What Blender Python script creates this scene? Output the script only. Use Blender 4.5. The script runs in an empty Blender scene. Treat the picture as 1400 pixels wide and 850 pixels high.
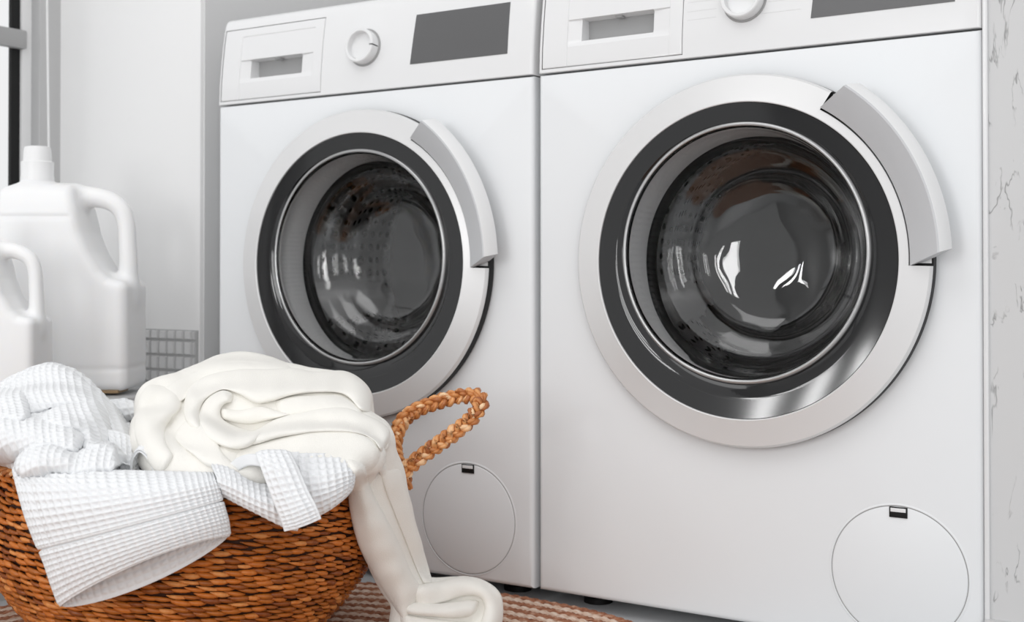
import bpy, bmesh, math, random
import numpy as np
from mathutils import Vector, Matrix

random.seed(7)
rng = np.random.default_rng(11)
PI = math.pi
scn = bpy.context.scene
COL = scn.collection

# ------------------------------------------------------------------ camera
F_PX, CY, YAW, PITCH = 1663.23, 360.48, 0.57, 0.0109
CAM = np.array([0.8772, -1.4279, 0.4491])
FWD = np.array([-math.sin(YAW) * math.cos(PITCH), math.cos(YAW) * math.cos(PITCH), math.sin(PITCH)])
RT = np.array([math.cos(YAW), math.sin(YAW), 0.0])
UP = np.cross(RT, FWD)
cam_data = bpy.data.cameras.new('camera')
cam = bpy.data.objects.new('camera', cam_data)
COL.objects.link(cam)
cam.matrix_world = Matrix(((RT[0], UP[0], -FWD[0], CAM[0]), (RT[1], UP[1], -FWD[1], CAM[1]),
                           (RT[2], UP[2], -FWD[2], CAM[2]), (0, 0, 0, 1)))
cam_data.sensor_width = 36
cam_data.lens = F_PX / 1400 * 36
cam_data.shift_y = (CY - 425) / 1400
cam_data.clip_start = 0.02
cam_data.dof.use_dof = True
cam_data.dof.focus_distance = 1.43
cam_data.dof.aperture_fstop = 6.3
scn.camera = cam


def at(px, py, d):
    """world point seen at photo pixel px, py at depth d metres"""
    return CAM + d * (FWD + (px - 700) / F_PX * RT + (CY - py) / F_PX * UP)


# ------------------------------------------------------------------ materials
def mat(name, col, rough=0.5, metal=0.0, spec=0.5, coat=0.0, trans=0.0, ior=1.5, sheen=0.0, sss=0.0):
    m = bpy.data.materials.new(name)
    m.use_nodes = True
    b = m.node_tree.nodes['Principled BSDF']
    b.inputs['Base Color'].default_value = (*col, 1)
    b.inputs['Roughness'].default_value = rough
    b.inputs['Metallic'].default_value = metal
    b.inputs['Specular IOR Level'].default_value = spec
    b.inputs['Coat Weight'].default_value = coat
    b.inputs['Coat Roughness'].default_value = 0.05
    b.inputs['Transmission Weight'].default_value = trans
    b.inputs['IOR'].default_value = ior
    b.inputs['Sheen Weight'].default_value = sheen
    b.inputs['Sheen Roughness'].default_value = 0.5
    if sss:
        b.inputs['Subsurface Weight'].default_value = sss
        b.inputs['Subsurface Radius'].default_value = (0.02, 0.018, 0.015)
        b.inputs['Subsurface Scale'].default_value = 0.5
    return m


def nodes(m):
    return m.node_tree.nodes, m.node_tree.links, m.node_tree.nodes['Principled BSDF']


def add_noise_bump(m, scale, strength, dist=0.001, detail=4, stretch=(1, 1, 1)):
    N, L, b = nodes(m)
    tc = N.new('ShaderNodeTexCoord'); mp = N.new('ShaderNodeMapping'); mp.inputs['Scale'].default_value = stretch
    nz = N.new('ShaderNodeTexNoise'); nz.inputs['Scale'].default_value = scale; nz.inputs['Detail'].default_value = detail
    bp = N.new('ShaderNodeBump'); bp.inputs['Strength'].default_value = strength; bp.inputs['Distance'].default_value = dist
    L.new(tc.outputs['Object'], mp.inputs['Vector']); L.new(mp.outputs['Vector'], nz.inputs['Vector'])
    L.new(nz.outputs['Fac'], bp.inputs['Height']); L.new(bp.outputs['Normal'], b.inputs['Normal'])
    return nz


def ramp(N, stops):
    r = N.new('ShaderNodeValToRGB')
    els = r.color_ramp.elements
    while len(els) < len(stops):
        els.new(0.5)
    for e, (p, c) in zip(els, stops):
        e.position = p; e.color = (*c, 1) if len(c) == 3 else c
    return r


M = {}
M['enamel'] = mat('white_enamel', (0.785, 0.80, 0.812), 0.38, spec=0.4)
M['gloss'] = mat('white_gloss_plastic', (0.77, 0.772, 0.775), 0.16, spec=0.5)
M['satin'] = mat('satin_silver_plastic', (0.72, 0.72, 0.72), 0.34, metal=0.2)
M['handle'] = mat('handle_silver', (0.56, 0.57, 0.585), 0.5)
M['handle_edge'] = mat('handle_edge_white', (0.78, 0.78, 0.78), 0.3)
M['black'] = mat('black_plastic', (0.008, 0.008, 0.008), 0.5, spec=0.25)
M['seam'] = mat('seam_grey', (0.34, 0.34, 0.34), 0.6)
M['ring'] = mat('dark_door_ring', (0.006, 0.006, 0.0065), 0.06, spec=0.6)
M['display'] = mat('display_glass', (0.09, 0.09, 0.092), 0.3, spec=0.7, coat=0.3)
M['drum_back'] = mat('drum_back_steel', (0.045, 0.045, 0.045), 0.3, metal=1.0)
M['rim'] = mat('frosted_rim', (0.42, 0.42, 0.42), 0.22, metal=0.6)
M['rubber'] = mat('grey_rubber', (0.82, 0.82, 0.82), 0.35)
M['glass'] = mat('door_glass', (0.985, 0.985, 0.985), 0.0, trans=1.0, ior=1.5)
M['jug'] = mat('white_hdpe', (0.87, 0.87, 0.87), 0.38, sss=0.25)
M['cap'] = mat('cap_plastic', (0.84, 0.84, 0.84), 0.35)
M['base_brown'] = mat('brown_residue', (0.33, 0.22, 0.12), 0.6)
M['plaster'] = mat('white_plaster', (0.83, 0.83, 0.828), 0.75)
add_noise_bump(M['plaster'], 18, 0.25, 0.004, 5, (1, 1, 0.35))
M['grey_wall'] = mat('grey_paint', (0.50, 0.50, 0.50), 0.8)
add_noise_bump(M['grey_wall'], 25, 0.15, 0.002)
M['grout'] = mat('grout', (0.42, 0.42, 0.42), 0.9)
M['tile'] = mat('grey_stone_tile', (0.62, 0.62, 0.62), 0.5)
add_noise_bump(M['tile'], 60, 0.3, 0.001)
M['ledge'] = mat('ledge_stone', (0.52, 0.52, 0.52), 0.35)
M['frame'] = mat('window_frame_paint', (0.70, 0.70, 0.70), 0.45)
M['frame_dark'] = mat('window_bar_grey', (0.36, 0.36, 0.36), 0.5)
M['pane'] = mat('window_pane', (1, 1, 1), 0.0, trans=1.0, ior=1.02)
M['bead'] = mat('bead_plastic', (0.82, 0.82, 0.82), 0.3)
M['floor'] = mat('floor_tile', (0.55, 0.56, 0.57), 0.35)
M['floor'].node_tree.nodes['Principled BSDF'].inputs['Roughness'].default_value = 0.4
add_noise_bump(M['floor'], 8, 0.1, 0.002)

# drum: brushed steel with perforations
m = M['drum'] = mat('perforated_steel', (0.42, 0.42, 0.42), 0.38, metal=1.0)
N, L, b = nodes(m)
uv = N.new('ShaderNodeUVMap')
vor = N.new('ShaderNodeTexVoronoi'); vor.inputs['Scale'].default_value = 1.0; vor.inputs['Randomness'].default_value = 0.0
L.new(uv.outputs['UV'], vor.inputs['Vector'])
rp = ramp(N, [(0.0, (0.0, 0.0, 0.0)), (0.19, (0.0, 0.0, 0.0)), (0.25, (1, 1, 1))])
L.new(vor.outputs['Distance'], rp.inputs['Fac'])
mx = N.new('ShaderNodeMix'); mx.data_type = 'RGBA'
mx.inputs['A'].default_value = (0.015, 0.015, 0.015, 1); mx.inputs['B'].default_value = (0.95, 0.95, 0.95, 1)
L.new(rp.outputs['Color'], mx.inputs['Factor']); L.new(mx.outputs['Result'], b.inputs['Base Color'])
bp = N.new('ShaderNodeBump'); bp.inputs['Strength'].default_value = 0.8; bp.inputs['Distance'].default_value = 0.004
rp2 = ramp(N, [(0.1, (0, 0, 0)), (0.45, (1, 1, 1))])
L.new(vor.outputs['Distance'], rp2.inputs['Fac']); L.new(rp2.outputs['Color'], bp.inputs['Height']); L.new(bp.outputs['Normal'], b.inputs['Normal'])

# stucco with thin bark-like scratch lines
m = M['stucco'] = mat('scratched_stucco', (0.58, 0.58, 0.58), 0.7)
N, L, b = nodes(m)
tc = N.new('ShaderNodeTexCoord'); mp = N.new('ShaderNodeMapping'); mp.inputs['Scale'].default_value = (1, 1, 0.32)
nz = N.new('ShaderNodeTexNoise'); nz.inputs['Scale'].default_value = 14; nz.inputs['Detail'].default_value = 5; nz.inputs['Roughness'].default_value = 0.55
nz.inputs['Distortion'].default_value = 0.4
L.new(tc.outputs['Object'], mp.inputs['Vector']); L.new(mp.outputs['Vector'], nz.inputs['Vector'])
ml = N.new('ShaderNodeMath'); ml.operation = 'MULTIPLY'; ml.inputs[1].default_value = 8.0
fr = N.new('ShaderNodeMath'); fr.operation = 'FRACT'
L.new(nz.outputs['Fac'], ml.inputs[0]); L.new(ml.outputs[0], fr.inputs[0])
line = ramp(N, [(0.0, (0, 0, 0)), (0.45, (0, 0, 0)), (0.5, (1, 1, 1)), (0.55, (0, 0, 0))])
L.new(fr.outputs[0], line.inputs['Fac'])
nz2 = N.new('ShaderNodeTexNoise'); nz2.inputs['Scale'].default_value = 45; nz2.inputs['Detail'].default_value = 3
L.new(mp.outputs['Vector'], nz2.inputs['Vector'])
msk = ramp(N, [(0.47, (0, 0, 0)), (0.56, (1, 1, 1))])
L.new(nz2.outputs['Fac'], msk.inputs['Fac'])
mm = N.new('ShaderNodeMath'); mm.operation = 'MULTIPLY'
L.new(line.outputs['Color'], mm.inputs[0]); L.new(msk.outputs['Color'], mm.inputs[1])
mx = N.new('ShaderNodeMix'); mx.data_type = 'RGBA'
mx.inputs['A'].default_value = (0.60, 0.60, 0.60, 1); mx.inputs['B'].default_value = (0.30, 0.30, 0.30, 1)
L.new(mm.outputs[0], mx.inputs['Factor']); L.new(mx.outputs['Result'], b.inputs['Base Color'])
bp = N.new('ShaderNodeBump'); bp.inputs['Strength'].default_value = 0.3; bp.inputs['Distance'].default_value = 0.003; bp.invert = True
L.new(mm.outputs[0], bp.inputs['Height']); L.new(bp.outputs['Normal'], b.inputs['Normal'])


def straw(name, stops, rough=0.42):
    m = mat(name, (0.5, 0.2, 0.05), rough)
    N, L, b = nodes(m)
    g = N.new('ShaderNodeNewGeometry')
    r = ramp(N, stops)
    tc = N.new('ShaderNodeTexCoord')
    nz = N.new('ShaderNodeTexNoise'); nz.inputs['Scale'].default_value = 160; nz.inputs['Detail'].default_value = 3
    L.new(tc.outputs['Object'], nz.inputs['Vector'])
    ad = N.new('ShaderNodeMath'); ad.operation = 'MULTIPLY_ADD'; ad.inputs[1].default_value = 0.5; 
    sb = N.new('ShaderNodeMath'); sb.operation = 'SUBTRACT'; sb.inputs[1].default_value = 0.25
    L.new(nz.outputs['Fac'], ad.inputs[0]); L.new(g.outputs['Random Per Island'], ad.inputs[2]); L.new(ad.outputs[0], sb.inputs[0])
    L.new(sb.outputs[0], r.inputs['Fac']); L.new(r.outputs['Color'], b.inputs['Base Color'])
    bp = N.new('ShaderNodeBump'); bp.inputs['Strength'].default_value = 0.5; bp.inputs['Distance'].default_value = 0.0006
    nz2 = N.new('ShaderNodeTexNoise'); nz2.inputs['Scale'].default_value = 500
    L.new(tc.outputs['Object'], nz2.inputs['Vector'])
    L.new(nz2.outputs['Fac'], bp.inputs['Height']); L.new(bp.outputs['Normal'], b.inputs['Normal'])
    return m


M['weave'] = straw('woven_seagrass', [(0.0, (0.22, 0.050, 0.005)), (0.4, (0.43, 0.125, 0.013)), (0.8, (0.58, 0.165, 0.020)), (1.0, (0.72, 0.29, 0.08))])
M['braid'] = straw('braided_seagrass', [(0.0, (0.36, 0.11, 0.03)), (0.4, (0.60, 0.24, 0.07)), (0.75, (0.74, 0.36, 0.14)), (1.0, (0.88, 0.62, 0.38))])
M['weave_core'] = mat('basket_core', (0.05, 0.014, 0.004), 0.8)

M['plush'] = mat('cream_plush', (0.87, 0.85, 0.80), 0.95, spec=0.1, sheen=0.15)
nz = add_noise_bump(M['plush'], 1000, 0.5, 0.0012, 2)
M['waffle'] = mat('white_waffle_cotton', (0.80, 0.81, 0.82), 0.85, spec=0.15, sheen=0.1)
add_noise_bump(M['waffle'], 900, 0.25, 0.0005, 2)
M['smooth_cotton'] = mat('smooth_white_cotton', (0.78, 0.79, 0.80), 0.85, spec=0.15)
add_noise_bump(M['smooth_cotton'], 900, 0.2, 0.0004, 2)


# ------------------------------------------------------------------ mesh helpers
def mesh_obj(name, verts, faces, material, parent=None, smooth=True, uvs=None, angle=None):
    me = bpy.data.meshes.new(name)
    me.from_pydata([tuple(map(float, v)) for v in verts] if not isinstance(verts, np.ndarray) else verts.tolist(), [],
                   faces.tolist() if isinstance(faces, np.ndarray) else faces)
    me.materials.append(material)
    if uvs is not None:
        ul = me.uv_layers.new(name='UVMap')
        li = np.empty(len(me.loops), dtype=np.int32); me.loops.foreach_get('vertex_index', li)
        ul.data.foreach_set('uv', np.asarray(uvs, dtype=np.float32)[li].ravel())
    me.update()
    if smooth:
        me.polygons.foreach_set('use_smooth', [True] * len(me.polygons))
        if angle is not None:
            me.set_sharp_from_angle(angle=math.radians(angle))
    o = bpy.data.objects.new(name, me)
    COL.objects.link(o)
    if parent is not None:
        o.parent = parent
    return o


def fix_normals(o):
    bm = bmesh.new(); bm.from_mesh(o.data)
    bmesh.ops.recalc_face_normals(bm, faces=bm.faces)
    bm.to_mesh(o.data); bm.free()
    return o


def empty(name, loc=(0, 0, 0), rz=0):
    o = bpy.data.objects.new(name, None)
    o.empty_display_size = 0.05
    COL.objects.link(o); o.location = loc; o.rotation_euler.z = rz
    return o


def tag(o, label, cat, group=None):
    o['label'] = label; o['category'] = cat
    if group: o['group'] = group
    return o


def struct(o):
    o['kind'] = 'structure'
    return o


def box(name, lo, hi, material, parent=None, bevel=0.0, seg=2):
    bm = bmesh.new()
    bmesh.ops.create_cube(bm, size=1)
    for v in bm.verts:
        v.co = Vector([lo[i] + (v.co[i] + 0.5) * (hi[i] - lo[i]) for i in range(3)])
    if bevel:
        bmesh.ops.bevel(bm, geom=list(bm.edges), offset=bevel, segments=seg, profile=0.6, affect='EDGES')
    bmesh.ops.recalc_face_normals(bm, faces=bm.faces)
    me = bpy.data.meshes.new(name); bm.to_mesh(me); bm.free()
    me.materials.append(material)
    if bevel:
        me.polygons.foreach_set('use_smooth', [True] * len(me.polygons)); me.set_sharp_from_angle(angle=math.radians(40))
    o = bpy.data.objects.new(name, me); COL.objects.link(o)
    if parent is not None: o.parent = parent
    return o


def grid_faces(nu, nv, cu=False, cv=False, off=0):
    i = np.arange(nu if cu else nu - 1); j = np.arange(nv if cv else nv - 1)
    I, J = np.meshgrid(i, j, indexing='ij')
    I2, J2 = (I + 1) % nu, (J + 1) % nv
    return np.stack([I * nv + J, I2 * nv + J, I2 * nv + J2, I * nv + J2], -1).reshape(-1, 4) + off


def lathe(name, prof, material, parent, n=128, center=(0, 0, 0), axis='v', a0=0.0, a1=2 * PI, angle=35, caps=False):
    """profile of (r, h); axis 'v' = machine front (h towards -y), 'z' = up"""
    closed = abs(a1 - a0 - 2 * PI) < 1e-6
    nn = n if closed else n + 1
    V = []
    for i in range(nn):
        a = a0 + (a1 - a0) * i / n
        for r, h in prof:
            if axis == 'v': V.append((center[0] + r * math.cos(a), center[1] - h, center[2] + r * math.sin(a)))
            else: V.append((center[0] + r * math.cos(a), center[1] + r * math.sin(a), center[2] + h))
    Fc = grid_faces(nn, len(prof), cu=closed).tolist()
    if caps and not closed:
        Fc.append(list(range(len(prof)))); Fc.append([(nn - 1) * len(prof) + k for k in range(len(prof))])
    o = mesh_obj(name, V, Fc, material, parent, True)
    bm = bmesh.new(); bm.from_mesh(o.data)
    bmesh.ops.remove_doubles(bm, verts=bm.verts, dist=1e-6)
    bmesh.ops.recalc_face_normals(bm, faces=bm.faces)
    bm.to_mesh(o.data); bm.free()
    o.data.polygons.foreach_set('use_smooth', [True] * len(o.data.polygons))
    if angle: o.data.set_sharp_from_angle(angle=math.radians(angle))
    return o


def catmull(P, n):
    """P (k, dim) control points -> n samples through them"""
    P = np.asarray(P, float); k = len(P)
    if k == 2:
        t = np.linspace(0, 1, n)[:, None]; return P[0] * (1 - t) + P[1] * t
    Q = np.vstack([2 * P[0] - P[1], P, 2 * P[-1] - P[-2]])
    t = np.linspace(0, k - 1 - 1e-9, n); i = np.floor(t).astype(int); f = (t - i)[:, None]
    p0, p1, p2, p3 = Q[i], Q[i + 1], Q[i + 2], Q[i + 3]
    return 0.5 * (2 * p1 + (p2 - p0) * f + (2 * p0 - 5 * p1 + 4 * p2 - p3) * f ** 2 + (3 * p1 - p0 - 3 * p2 + p3) * f ** 3)


def catmull_closed(P, n):
    P = np.asarray(P, float); k = len(P)
    t = np.arange(n) * k / n; i = np.floor(t).astype(int); f = (t - i)[:, None]
    p0, p1, p2, p3 = P[(i - 1) % k], P[i % k], P[(i + 1) % k], P[(i + 2) % k]
    return 0.5 * (2 * p1 + (p2 - p0) * f + (2 * p0 - 5 * p1 + 4 * p2 - p3) * f ** 2 + (3 * p1 - p0 - 3 * p2 + p3) * f ** 3)


def tube_geo(path, rad, ns=6, taper=None, up=None):
    """open tube, pointed or blunt ends; returns verts, faces"""
    path = np.asarray(path); n = len(path)
    T = np.gradient(path, axis=0); T /= np.linalg.norm(T, axis=1)[:, None] + 1e-12
    u = np.array([0, 0, 1.0]) if up is None else np.asarray(up)
    Nn = np.cross(T, u); l = np.linalg.norm(Nn, axis=1); Nn[l < 1e-6] = [1, 0, 0]
    Nn /= np.linalg.norm(Nn, axis=1)[:, None] + 1e-12
    B = np.cross(Nn, T)
    a = np.arange(ns) * 2 * PI / ns
    r = np.broadcast_to(rad, (n,)) if taper is None else rad * taper
    V = path[:, None] + r[:, None, None] * (np.cos(a)[None, :, None] * Nn[:, None] + np.sin(a)[None, :, None] * B[:, None])
    Fc = grid_faces(n, ns, cv=True).tolist()
    Fc.append(list(range(ns))[::-1]); Fc.append([(n - 1) * ns + k for k in range(ns)])
    return V.reshape(-1, 3), Fc


class Geo:
    def __init__(s): s.V = []; s.F = []; s.n = 0
    def add(s, V, Fc):
        s.V.append(np.asarray(V)); s.F += [[i + s.n for i in f] for f in Fc]; s.n += len(V)
    def build(s, name, m, parent=None, smooth=True, angle=None):
        return mesh_obj(name, np.vstack(s.V), s.F, m, parent, smooth, angle=angle)


# ------------------------------------------------------------------ implicit surfaces
def surface_nets(Fv, org, h):
    nx, ny, nz = Fv.shape
    S = Fv < 0
    c = [(i, j, k) for i in (0, 1) for j in (0, 1) for k in (0, 1)]
    sub = lambda A, o: A[o[0]:nx - 1 + o[0], o[1]:ny - 1 + o[1], o[2]:nz - 1 + o[2]]
    cnt = sum(sub(S, o).astype(np.int8) for o in c)
    act = (cnt > 0) & (cnt < 8)
    ids = -np.ones(act.shape, dtype=np.int64)
    idx = np.argwhere(act); ids[act] = np.arange(len(idx))
    acc = np.zeros((len(idx), 3)); w = np.zeros(len(idx))
    val = {o: Fv[idx[:, 0] + o[0], idx[:, 1] + o[1], idx[:, 2] + o[2]] for o in c}
    for a in c:
        for ax in range(3):
            if a[ax] == 0:
                b = list(a); b[ax] = 1; b = tuple(b)
                va, vb = val[a], val[b]
                m_ = (va < 0) != (vb < 0)
                t = va / (va - vb + 1e-20)
                p = np.tile(np.array(a, float), (len(idx), 1)); p[:, ax] = t
                acc[m_] += p[m_]; w[m_] += 1
    V = (idx + acc / w[:, None]) * h + org
    faces = []
    for ax in range(3):
        o = [0, 0, 0]; o[ax] = 1
        sl0 = [slice(1, -1)] * 3; sl0[ax] = slice(0, -1)
        sl1 = [slice(1, -1)] * 3; sl1[ax] = slice(1, None)
        A = S[tuple(sl0)]; B = S[tuple(sl1)]
        for flag in (True, False):
            e = np.argwhere((A != B) & (A == flag))
            if not len(e): continue
            e1 = e + 1; e1[:, ax] -= 1
            u, v = (ax + 1) % 3, (ax + 2) % 3
            q = []
            for du, dv in ((-1, -1), (0, -1), (0, 0), (-1, 0)):
                p = e1.copy(); p[:, u] += du; p[:, v] += dv
                q.append(ids[p[:, 0], p[:, 1], p[:, 2]])
            q = np.stack(q, 1)
            faces.append(q if flag else q[:, ::-1])
    return V, np.vstack(faces)


class SDF:
    """smooth union of tapered tubes and ellipsoids sampled on a grid"""
    def __init__(s, lo, hi, h):
        s.org = np.array(lo); s.h = h
        n = np.ceil((np.array(hi) - s.org) / h).astype(int) + 1
        g = [s.org[i] + np.arange(n[i]) * h for i in range(3)]
        s.P = np.stack(np.meshgrid(*g, indexing='ij'), -1).astype(np.float32)
        s.D = np.full(s.P.shape[:3], 9.0, np.float32)

    def smin(s, d, k):
        h_ = np.clip(0.5 + 0.5 * (s.D - d) / k, 0, 1)
        s.D = s.D * (1 - h_) + d * h_ - k * h_ * (1 - h_)

    def smax(s, d, k):
        h_ = np.clip(0.5 - 0.5 * (s.D - d) / k, 0, 1)
        s.D = s.D * (1 - h_) + d * h_ + k * h_ * (1 - h_)

    def tube_d(s, pts, rad, n=None, flat=None):
        pts = np.asarray(pts, float)
        A = np.hstack([pts, np.asarray(rad, float)[:, None]])
        if n is None: n = max(2, (len(pts) - 1) * 4 + 1)
        A = catmull(A, n) if len(pts) > 2 else A
        d = np.full(s.D.shape, 9.0, np.float32)
        P = s.P
        for a, b in zip(A[:-1], A[1:]):
            # only touch cells near this segment
            R = max(a[3], b[3]) + 0.03
            lo = np.maximum(((np.minimum(a[:3], b[:3]) - R - s.org) / s.h).astype(int), 0)
            hi = np.minimum(((np.maximum(a[:3], b[:3]) + R - s.org) / s.h).astype(int) + 2, s.D.shape)
            if (hi <= lo).any(): continue
            sl = tuple(slice(l, h_) for l, h_ in zip(lo, hi))
            q = P[sl] - a[:3].astype(np.float32); ab = (b[:3] - a[:3]).astype(np.float32)
            if flat is not None:      # squash along direction
                fd, ff = flat
                fd = np.asarray(fd, np.float32)
                q = q + (q @ fd)[..., None] * fd * (ff - 1); ab = ab + (ab @ fd) * fd * (ff - 1)
            t = np.clip((q @ ab) / (ab @ ab + 1e-9), 0, 1)
            dd = np.linalg.norm(q - t[..., None] * ab, axis=-1) - (a[3] + (b[3] - a[3]) * t)
            if flat is not None: dd = dd / ff ** 0.5
            d[sl] = np.minimum(d[sl], dd)
        return d

    def tube(s, pts, rad, k=0.006, flat=None): s.smin(s.tube_d(pts, rad, flat=flat), k)
    def groove(s, pts, rad, k=0.004): s.smax(-s.tube_d(pts, rad), k)
    def mesh(s): return surface_nets(s.D, s.org, s.h)


class Relief:
    """fold relief: every crease lifts the cloth on one side and sinks it on the other"""
    def __init__(s, x0, x1, y0, y1):
        s.x0, s.y0 = x0, y0
        s.X, s.Y = np.meshgrid(np.arange(x0, x1, dtype=np.float32), np.arange(y0, y1, dtype=np.float32), indexing='ij')
        s.H = np.zeros_like(s.X)

    def crease(s, pts, A=0.010, w=14, B=0.006, wu=9, fade=0.15):
        P = catmull(np.array(pts, float), 14 * len(pts)).astype(np.float32)
        T = np.gradient(P, axis=0)
        best = np.full(s.X.shape, 1e9, np.float32); sd = np.zeros_like(best); tt = np.zeros_like(best)
        for i in range(len(P)):
            dx, dy = s.X - P[i, 0], s.Y - P[i, 1]
            d2 = dx * dx + dy * dy; m_ = d2 < best
            best[m_] = d2[m_]; cr = T[i, 0] * dy - T[i, 1] * dx
            sd[m_] = np.sign(cr)[m_]; tt[m_] = i / (len(P) - 1)
        d = np.sqrt(best)
        env = np.clip(np.minimum(tt, 1 - tt) / fade, 0, 1); env = env * env * (3 - 2 * env)
        over = A * np.sqrt(1 - (1 - np.minimum(d / w, 1)) ** 2) * np.exp(-(np.maximum(0, d - w) / (1.6 * w)) ** 2)
        under = -B * np.exp(-(d / wu) ** 2)
        s.H += env * np.where(sd > 0, over, under)

    def groove(s, pts, B=0.006, w=5, fade=0.2):
        s.crease(pts, -B, 0.01, B, w, fade) if False else None
        P = catmull(np.array(pts, float), 12 * len(pts)).astype(np.float32)
        best = np.full(s.X.shape, 1e9, np.float32); tt = np.zeros_like(best)
        for i in range(len(P)):
            d2 = (s.X - P[i, 0]) ** 2 + (s.Y - P[i, 1]) ** 2; m_ = d2 < best
            best[m_] = d2[m_]; tt[m_] = i / (len(P) - 1)
        env = np.clip(np.minimum(tt, 1 - tt) / fade, 0, 1)
        s.H -= env * B * np.exp(-best / w ** 2)

    def blur(s, n=3):
        for _ in range(n):
            for ax in (0, 1):
                s.H = 0.25 * np.roll(s.H, 1, ax) + 0.5 * s.H + 0.25 * np.roll(s.H, -1, ax)

    def sample(s, P):
        q = P - CAM.astype(np.float32)
        z = q @ FWD.astype(np.float32)
        x = 700 + F_PX * (q @ RT.astype(np.float32)) / z - s.x0; y = CY - F_PX * (q @ UP.astype(np.float32)) / z - s.y0
        x = np.clip(x, 0, s.X.shape[0] - 2.001); y = np.clip(y, 0, s.X.shape[1] - 2.001)
        i, j = x.astype(int), y.astype(int); fx, fy = x - i, y - j
        return (s.H[i, j] * (1 - fx) * (1 - fy) + s.H[i + 1, j] * fx * (1 - fy) + s.H[i, j + 1] * (1 - fx) * fy + s.H[i + 1, j + 1] * fx * fy)


def carve_basket_wall(S, half=0.0105):
    P = S.P
    sc = basket_s(P[..., 2] - BZ0)
    dx, dy = (P[..., 0] - BC[0]) / (BA * sc), (P[..., 1] - BC[1]) / (BB * sc)
    rr = np.hypot(dx, dy)
    d = np.abs((rr - 1) * 0.236) - half
    dz = P[..., 2] - (RIM + 0.0095)
    d = np.maximum(d, dz)
    S.smax((-d).astype(np.float32), 0.004)


def subdivide_mesh(V, Fc, levels):
    me = bpy.data.meshes.new('tmp'); me.from_pydata(V.tolist(), [], Fc.tolist()); me.update()
    o = bpy.data.objects.new('tmp', me); COL.objects.link(o)
    md = o.modifiers.new('s', 'SUBSURF'); md.levels = levels; md.render_levels = levels
    sm = None
    dg = bpy.context.evaluated_depsgraph_get()
    m2 = bpy.data.meshes.new_from_object(o.evaluated_get(dg))
    n = len(m2.vertices); co = np.empty(n * 3); m2.vertices.foreach_get('co', co)
    no = np.empty(n * 3); m2.vertex_normals.foreach_get('vector', no)
    fi = np.empty(len(m2.loops), dtype=np.int32); m2.loops.foreach_get('vertex_index', fi)
    bpy.data.objects.remove(o); bpy.data.meshes.remove(me); bpy.data.meshes.remove(m2)
    return co.reshape(-1, 3), no.reshape(-1, 3), fi.reshape(-1, 4)


# ------------------------------------------------------------------ setting
NIB = 0.62     # back wall
struct(box('floor', (-1.3, -3.2, -0.05), (2.2, 0.8, 0), M['floor']))
struct(box('wall_back', (-1.2, NIB, 0), (2.2, NIB + 0.1, 2.4), M['grey_wall']))
w = struct(box('wall_corner', (-1.12, 0.033, 0), (-0.692, NIB, 2.4), M['plaster'], bevel=0.006))
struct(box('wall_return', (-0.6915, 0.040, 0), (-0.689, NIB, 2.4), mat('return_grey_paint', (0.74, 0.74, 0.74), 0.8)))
# wall with the window
WX = -1.065
Y0w, Y1w, Z0w, Z1w = -1.25, -0.052, 0.30, 1.9
bmw = Geo()
def addbox(g, lo, hi):
    lo = np.array(lo); hi = np.array(hi)
    V = np.array([[(lo, hi)[i][0], (lo, hi)[j][1], (lo, hi)[k][2]] for i in (0, 1) for j in (0, 1) for k in (0, 1)])
    g.add(V, [[0, 1, 3, 2], [4, 6, 7, 5], [0, 4, 5, 1], [2, 3, 7, 6], [0, 2, 6, 4], [1, 5, 7, 3]])
addbox(bmw, (WX - 0.05, -3.2, 0), (WX, Y0w, 2.4))
addbox(bmw, (WX - 0.05, Y1w + 0.04, 0), (WX, NIB + 0.1, 2.4))
addbox(bmw, (WX - 0.05, Y0w, 0), (WX, Y1w + 0.04, Z0w))
addbox(bmw, (WX - 0.05, Y0w, Z1w), (WX, Y1w + 0.04, 2.4))
wl = struct(bmw.build('wall_left', mat('reveal_grey_paint', (0.50, 0.50, 0.50), 0.8), smooth=False))
win = empty('window_1', (WX, 0, 0)); struct(win)
box('window_frame', (-0.012, Y1w, Z0w), (0.004, Y1w + 0.020, Z1w), M['frame'], win, 0.002)
box('window_frame', (-0.045, Y0w, Z0w), (0.004, Y0w + 0.03, Z1w), M['frame'], win, 0.002)
box('gasket', (-0.010, Y1w - 0.018, Z0w), (-0.002, Y1w, Z1w), M['black'], win)
box('window_frame', (-0.045, Y0w, Z0w), (0.004, Y1w, Z0w + 0.03), M['frame'], win, 0.002)
box('window_frame', (-0.045, Y0w, Z1w - 0.03), (0.004, Y1w, Z1w), M['frame'], win, 0.002)
box('window_bar', (-0.004, Y0w, 0.862), (0.014, Y1w + 0.004, 0.896), M['frame_dark'], win, 0.004)
box('pane', (-0.008, Y0w + 0.03, Z0w + 0.02), (-0.005, Y1w - 0.01, Z1w - 0.03), M['pane'], win)

# right-hand pier with scratched stucco, corner bead and skirting
box_r = struct(box('wall_right', (0.5895, 0.004, 0.0), (2.2, NIB, 2.4), M['stucco']))
struct(box('trim_1', (0.5868, -0.0005, 0.0), (0.5925, 0.02, 2.4), M['gloss'], bevel=0.002))
g = Geo()
addbox(g, (0.586, -0.010, 0.0), (2.2, 0.004, 0.062)); addbox(g, (0.588, -0.006, 0.062), (2.2, 0.004, 0.069))
struct(g.build('baseboard_right', M['stucco'], smooth=False))

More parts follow.
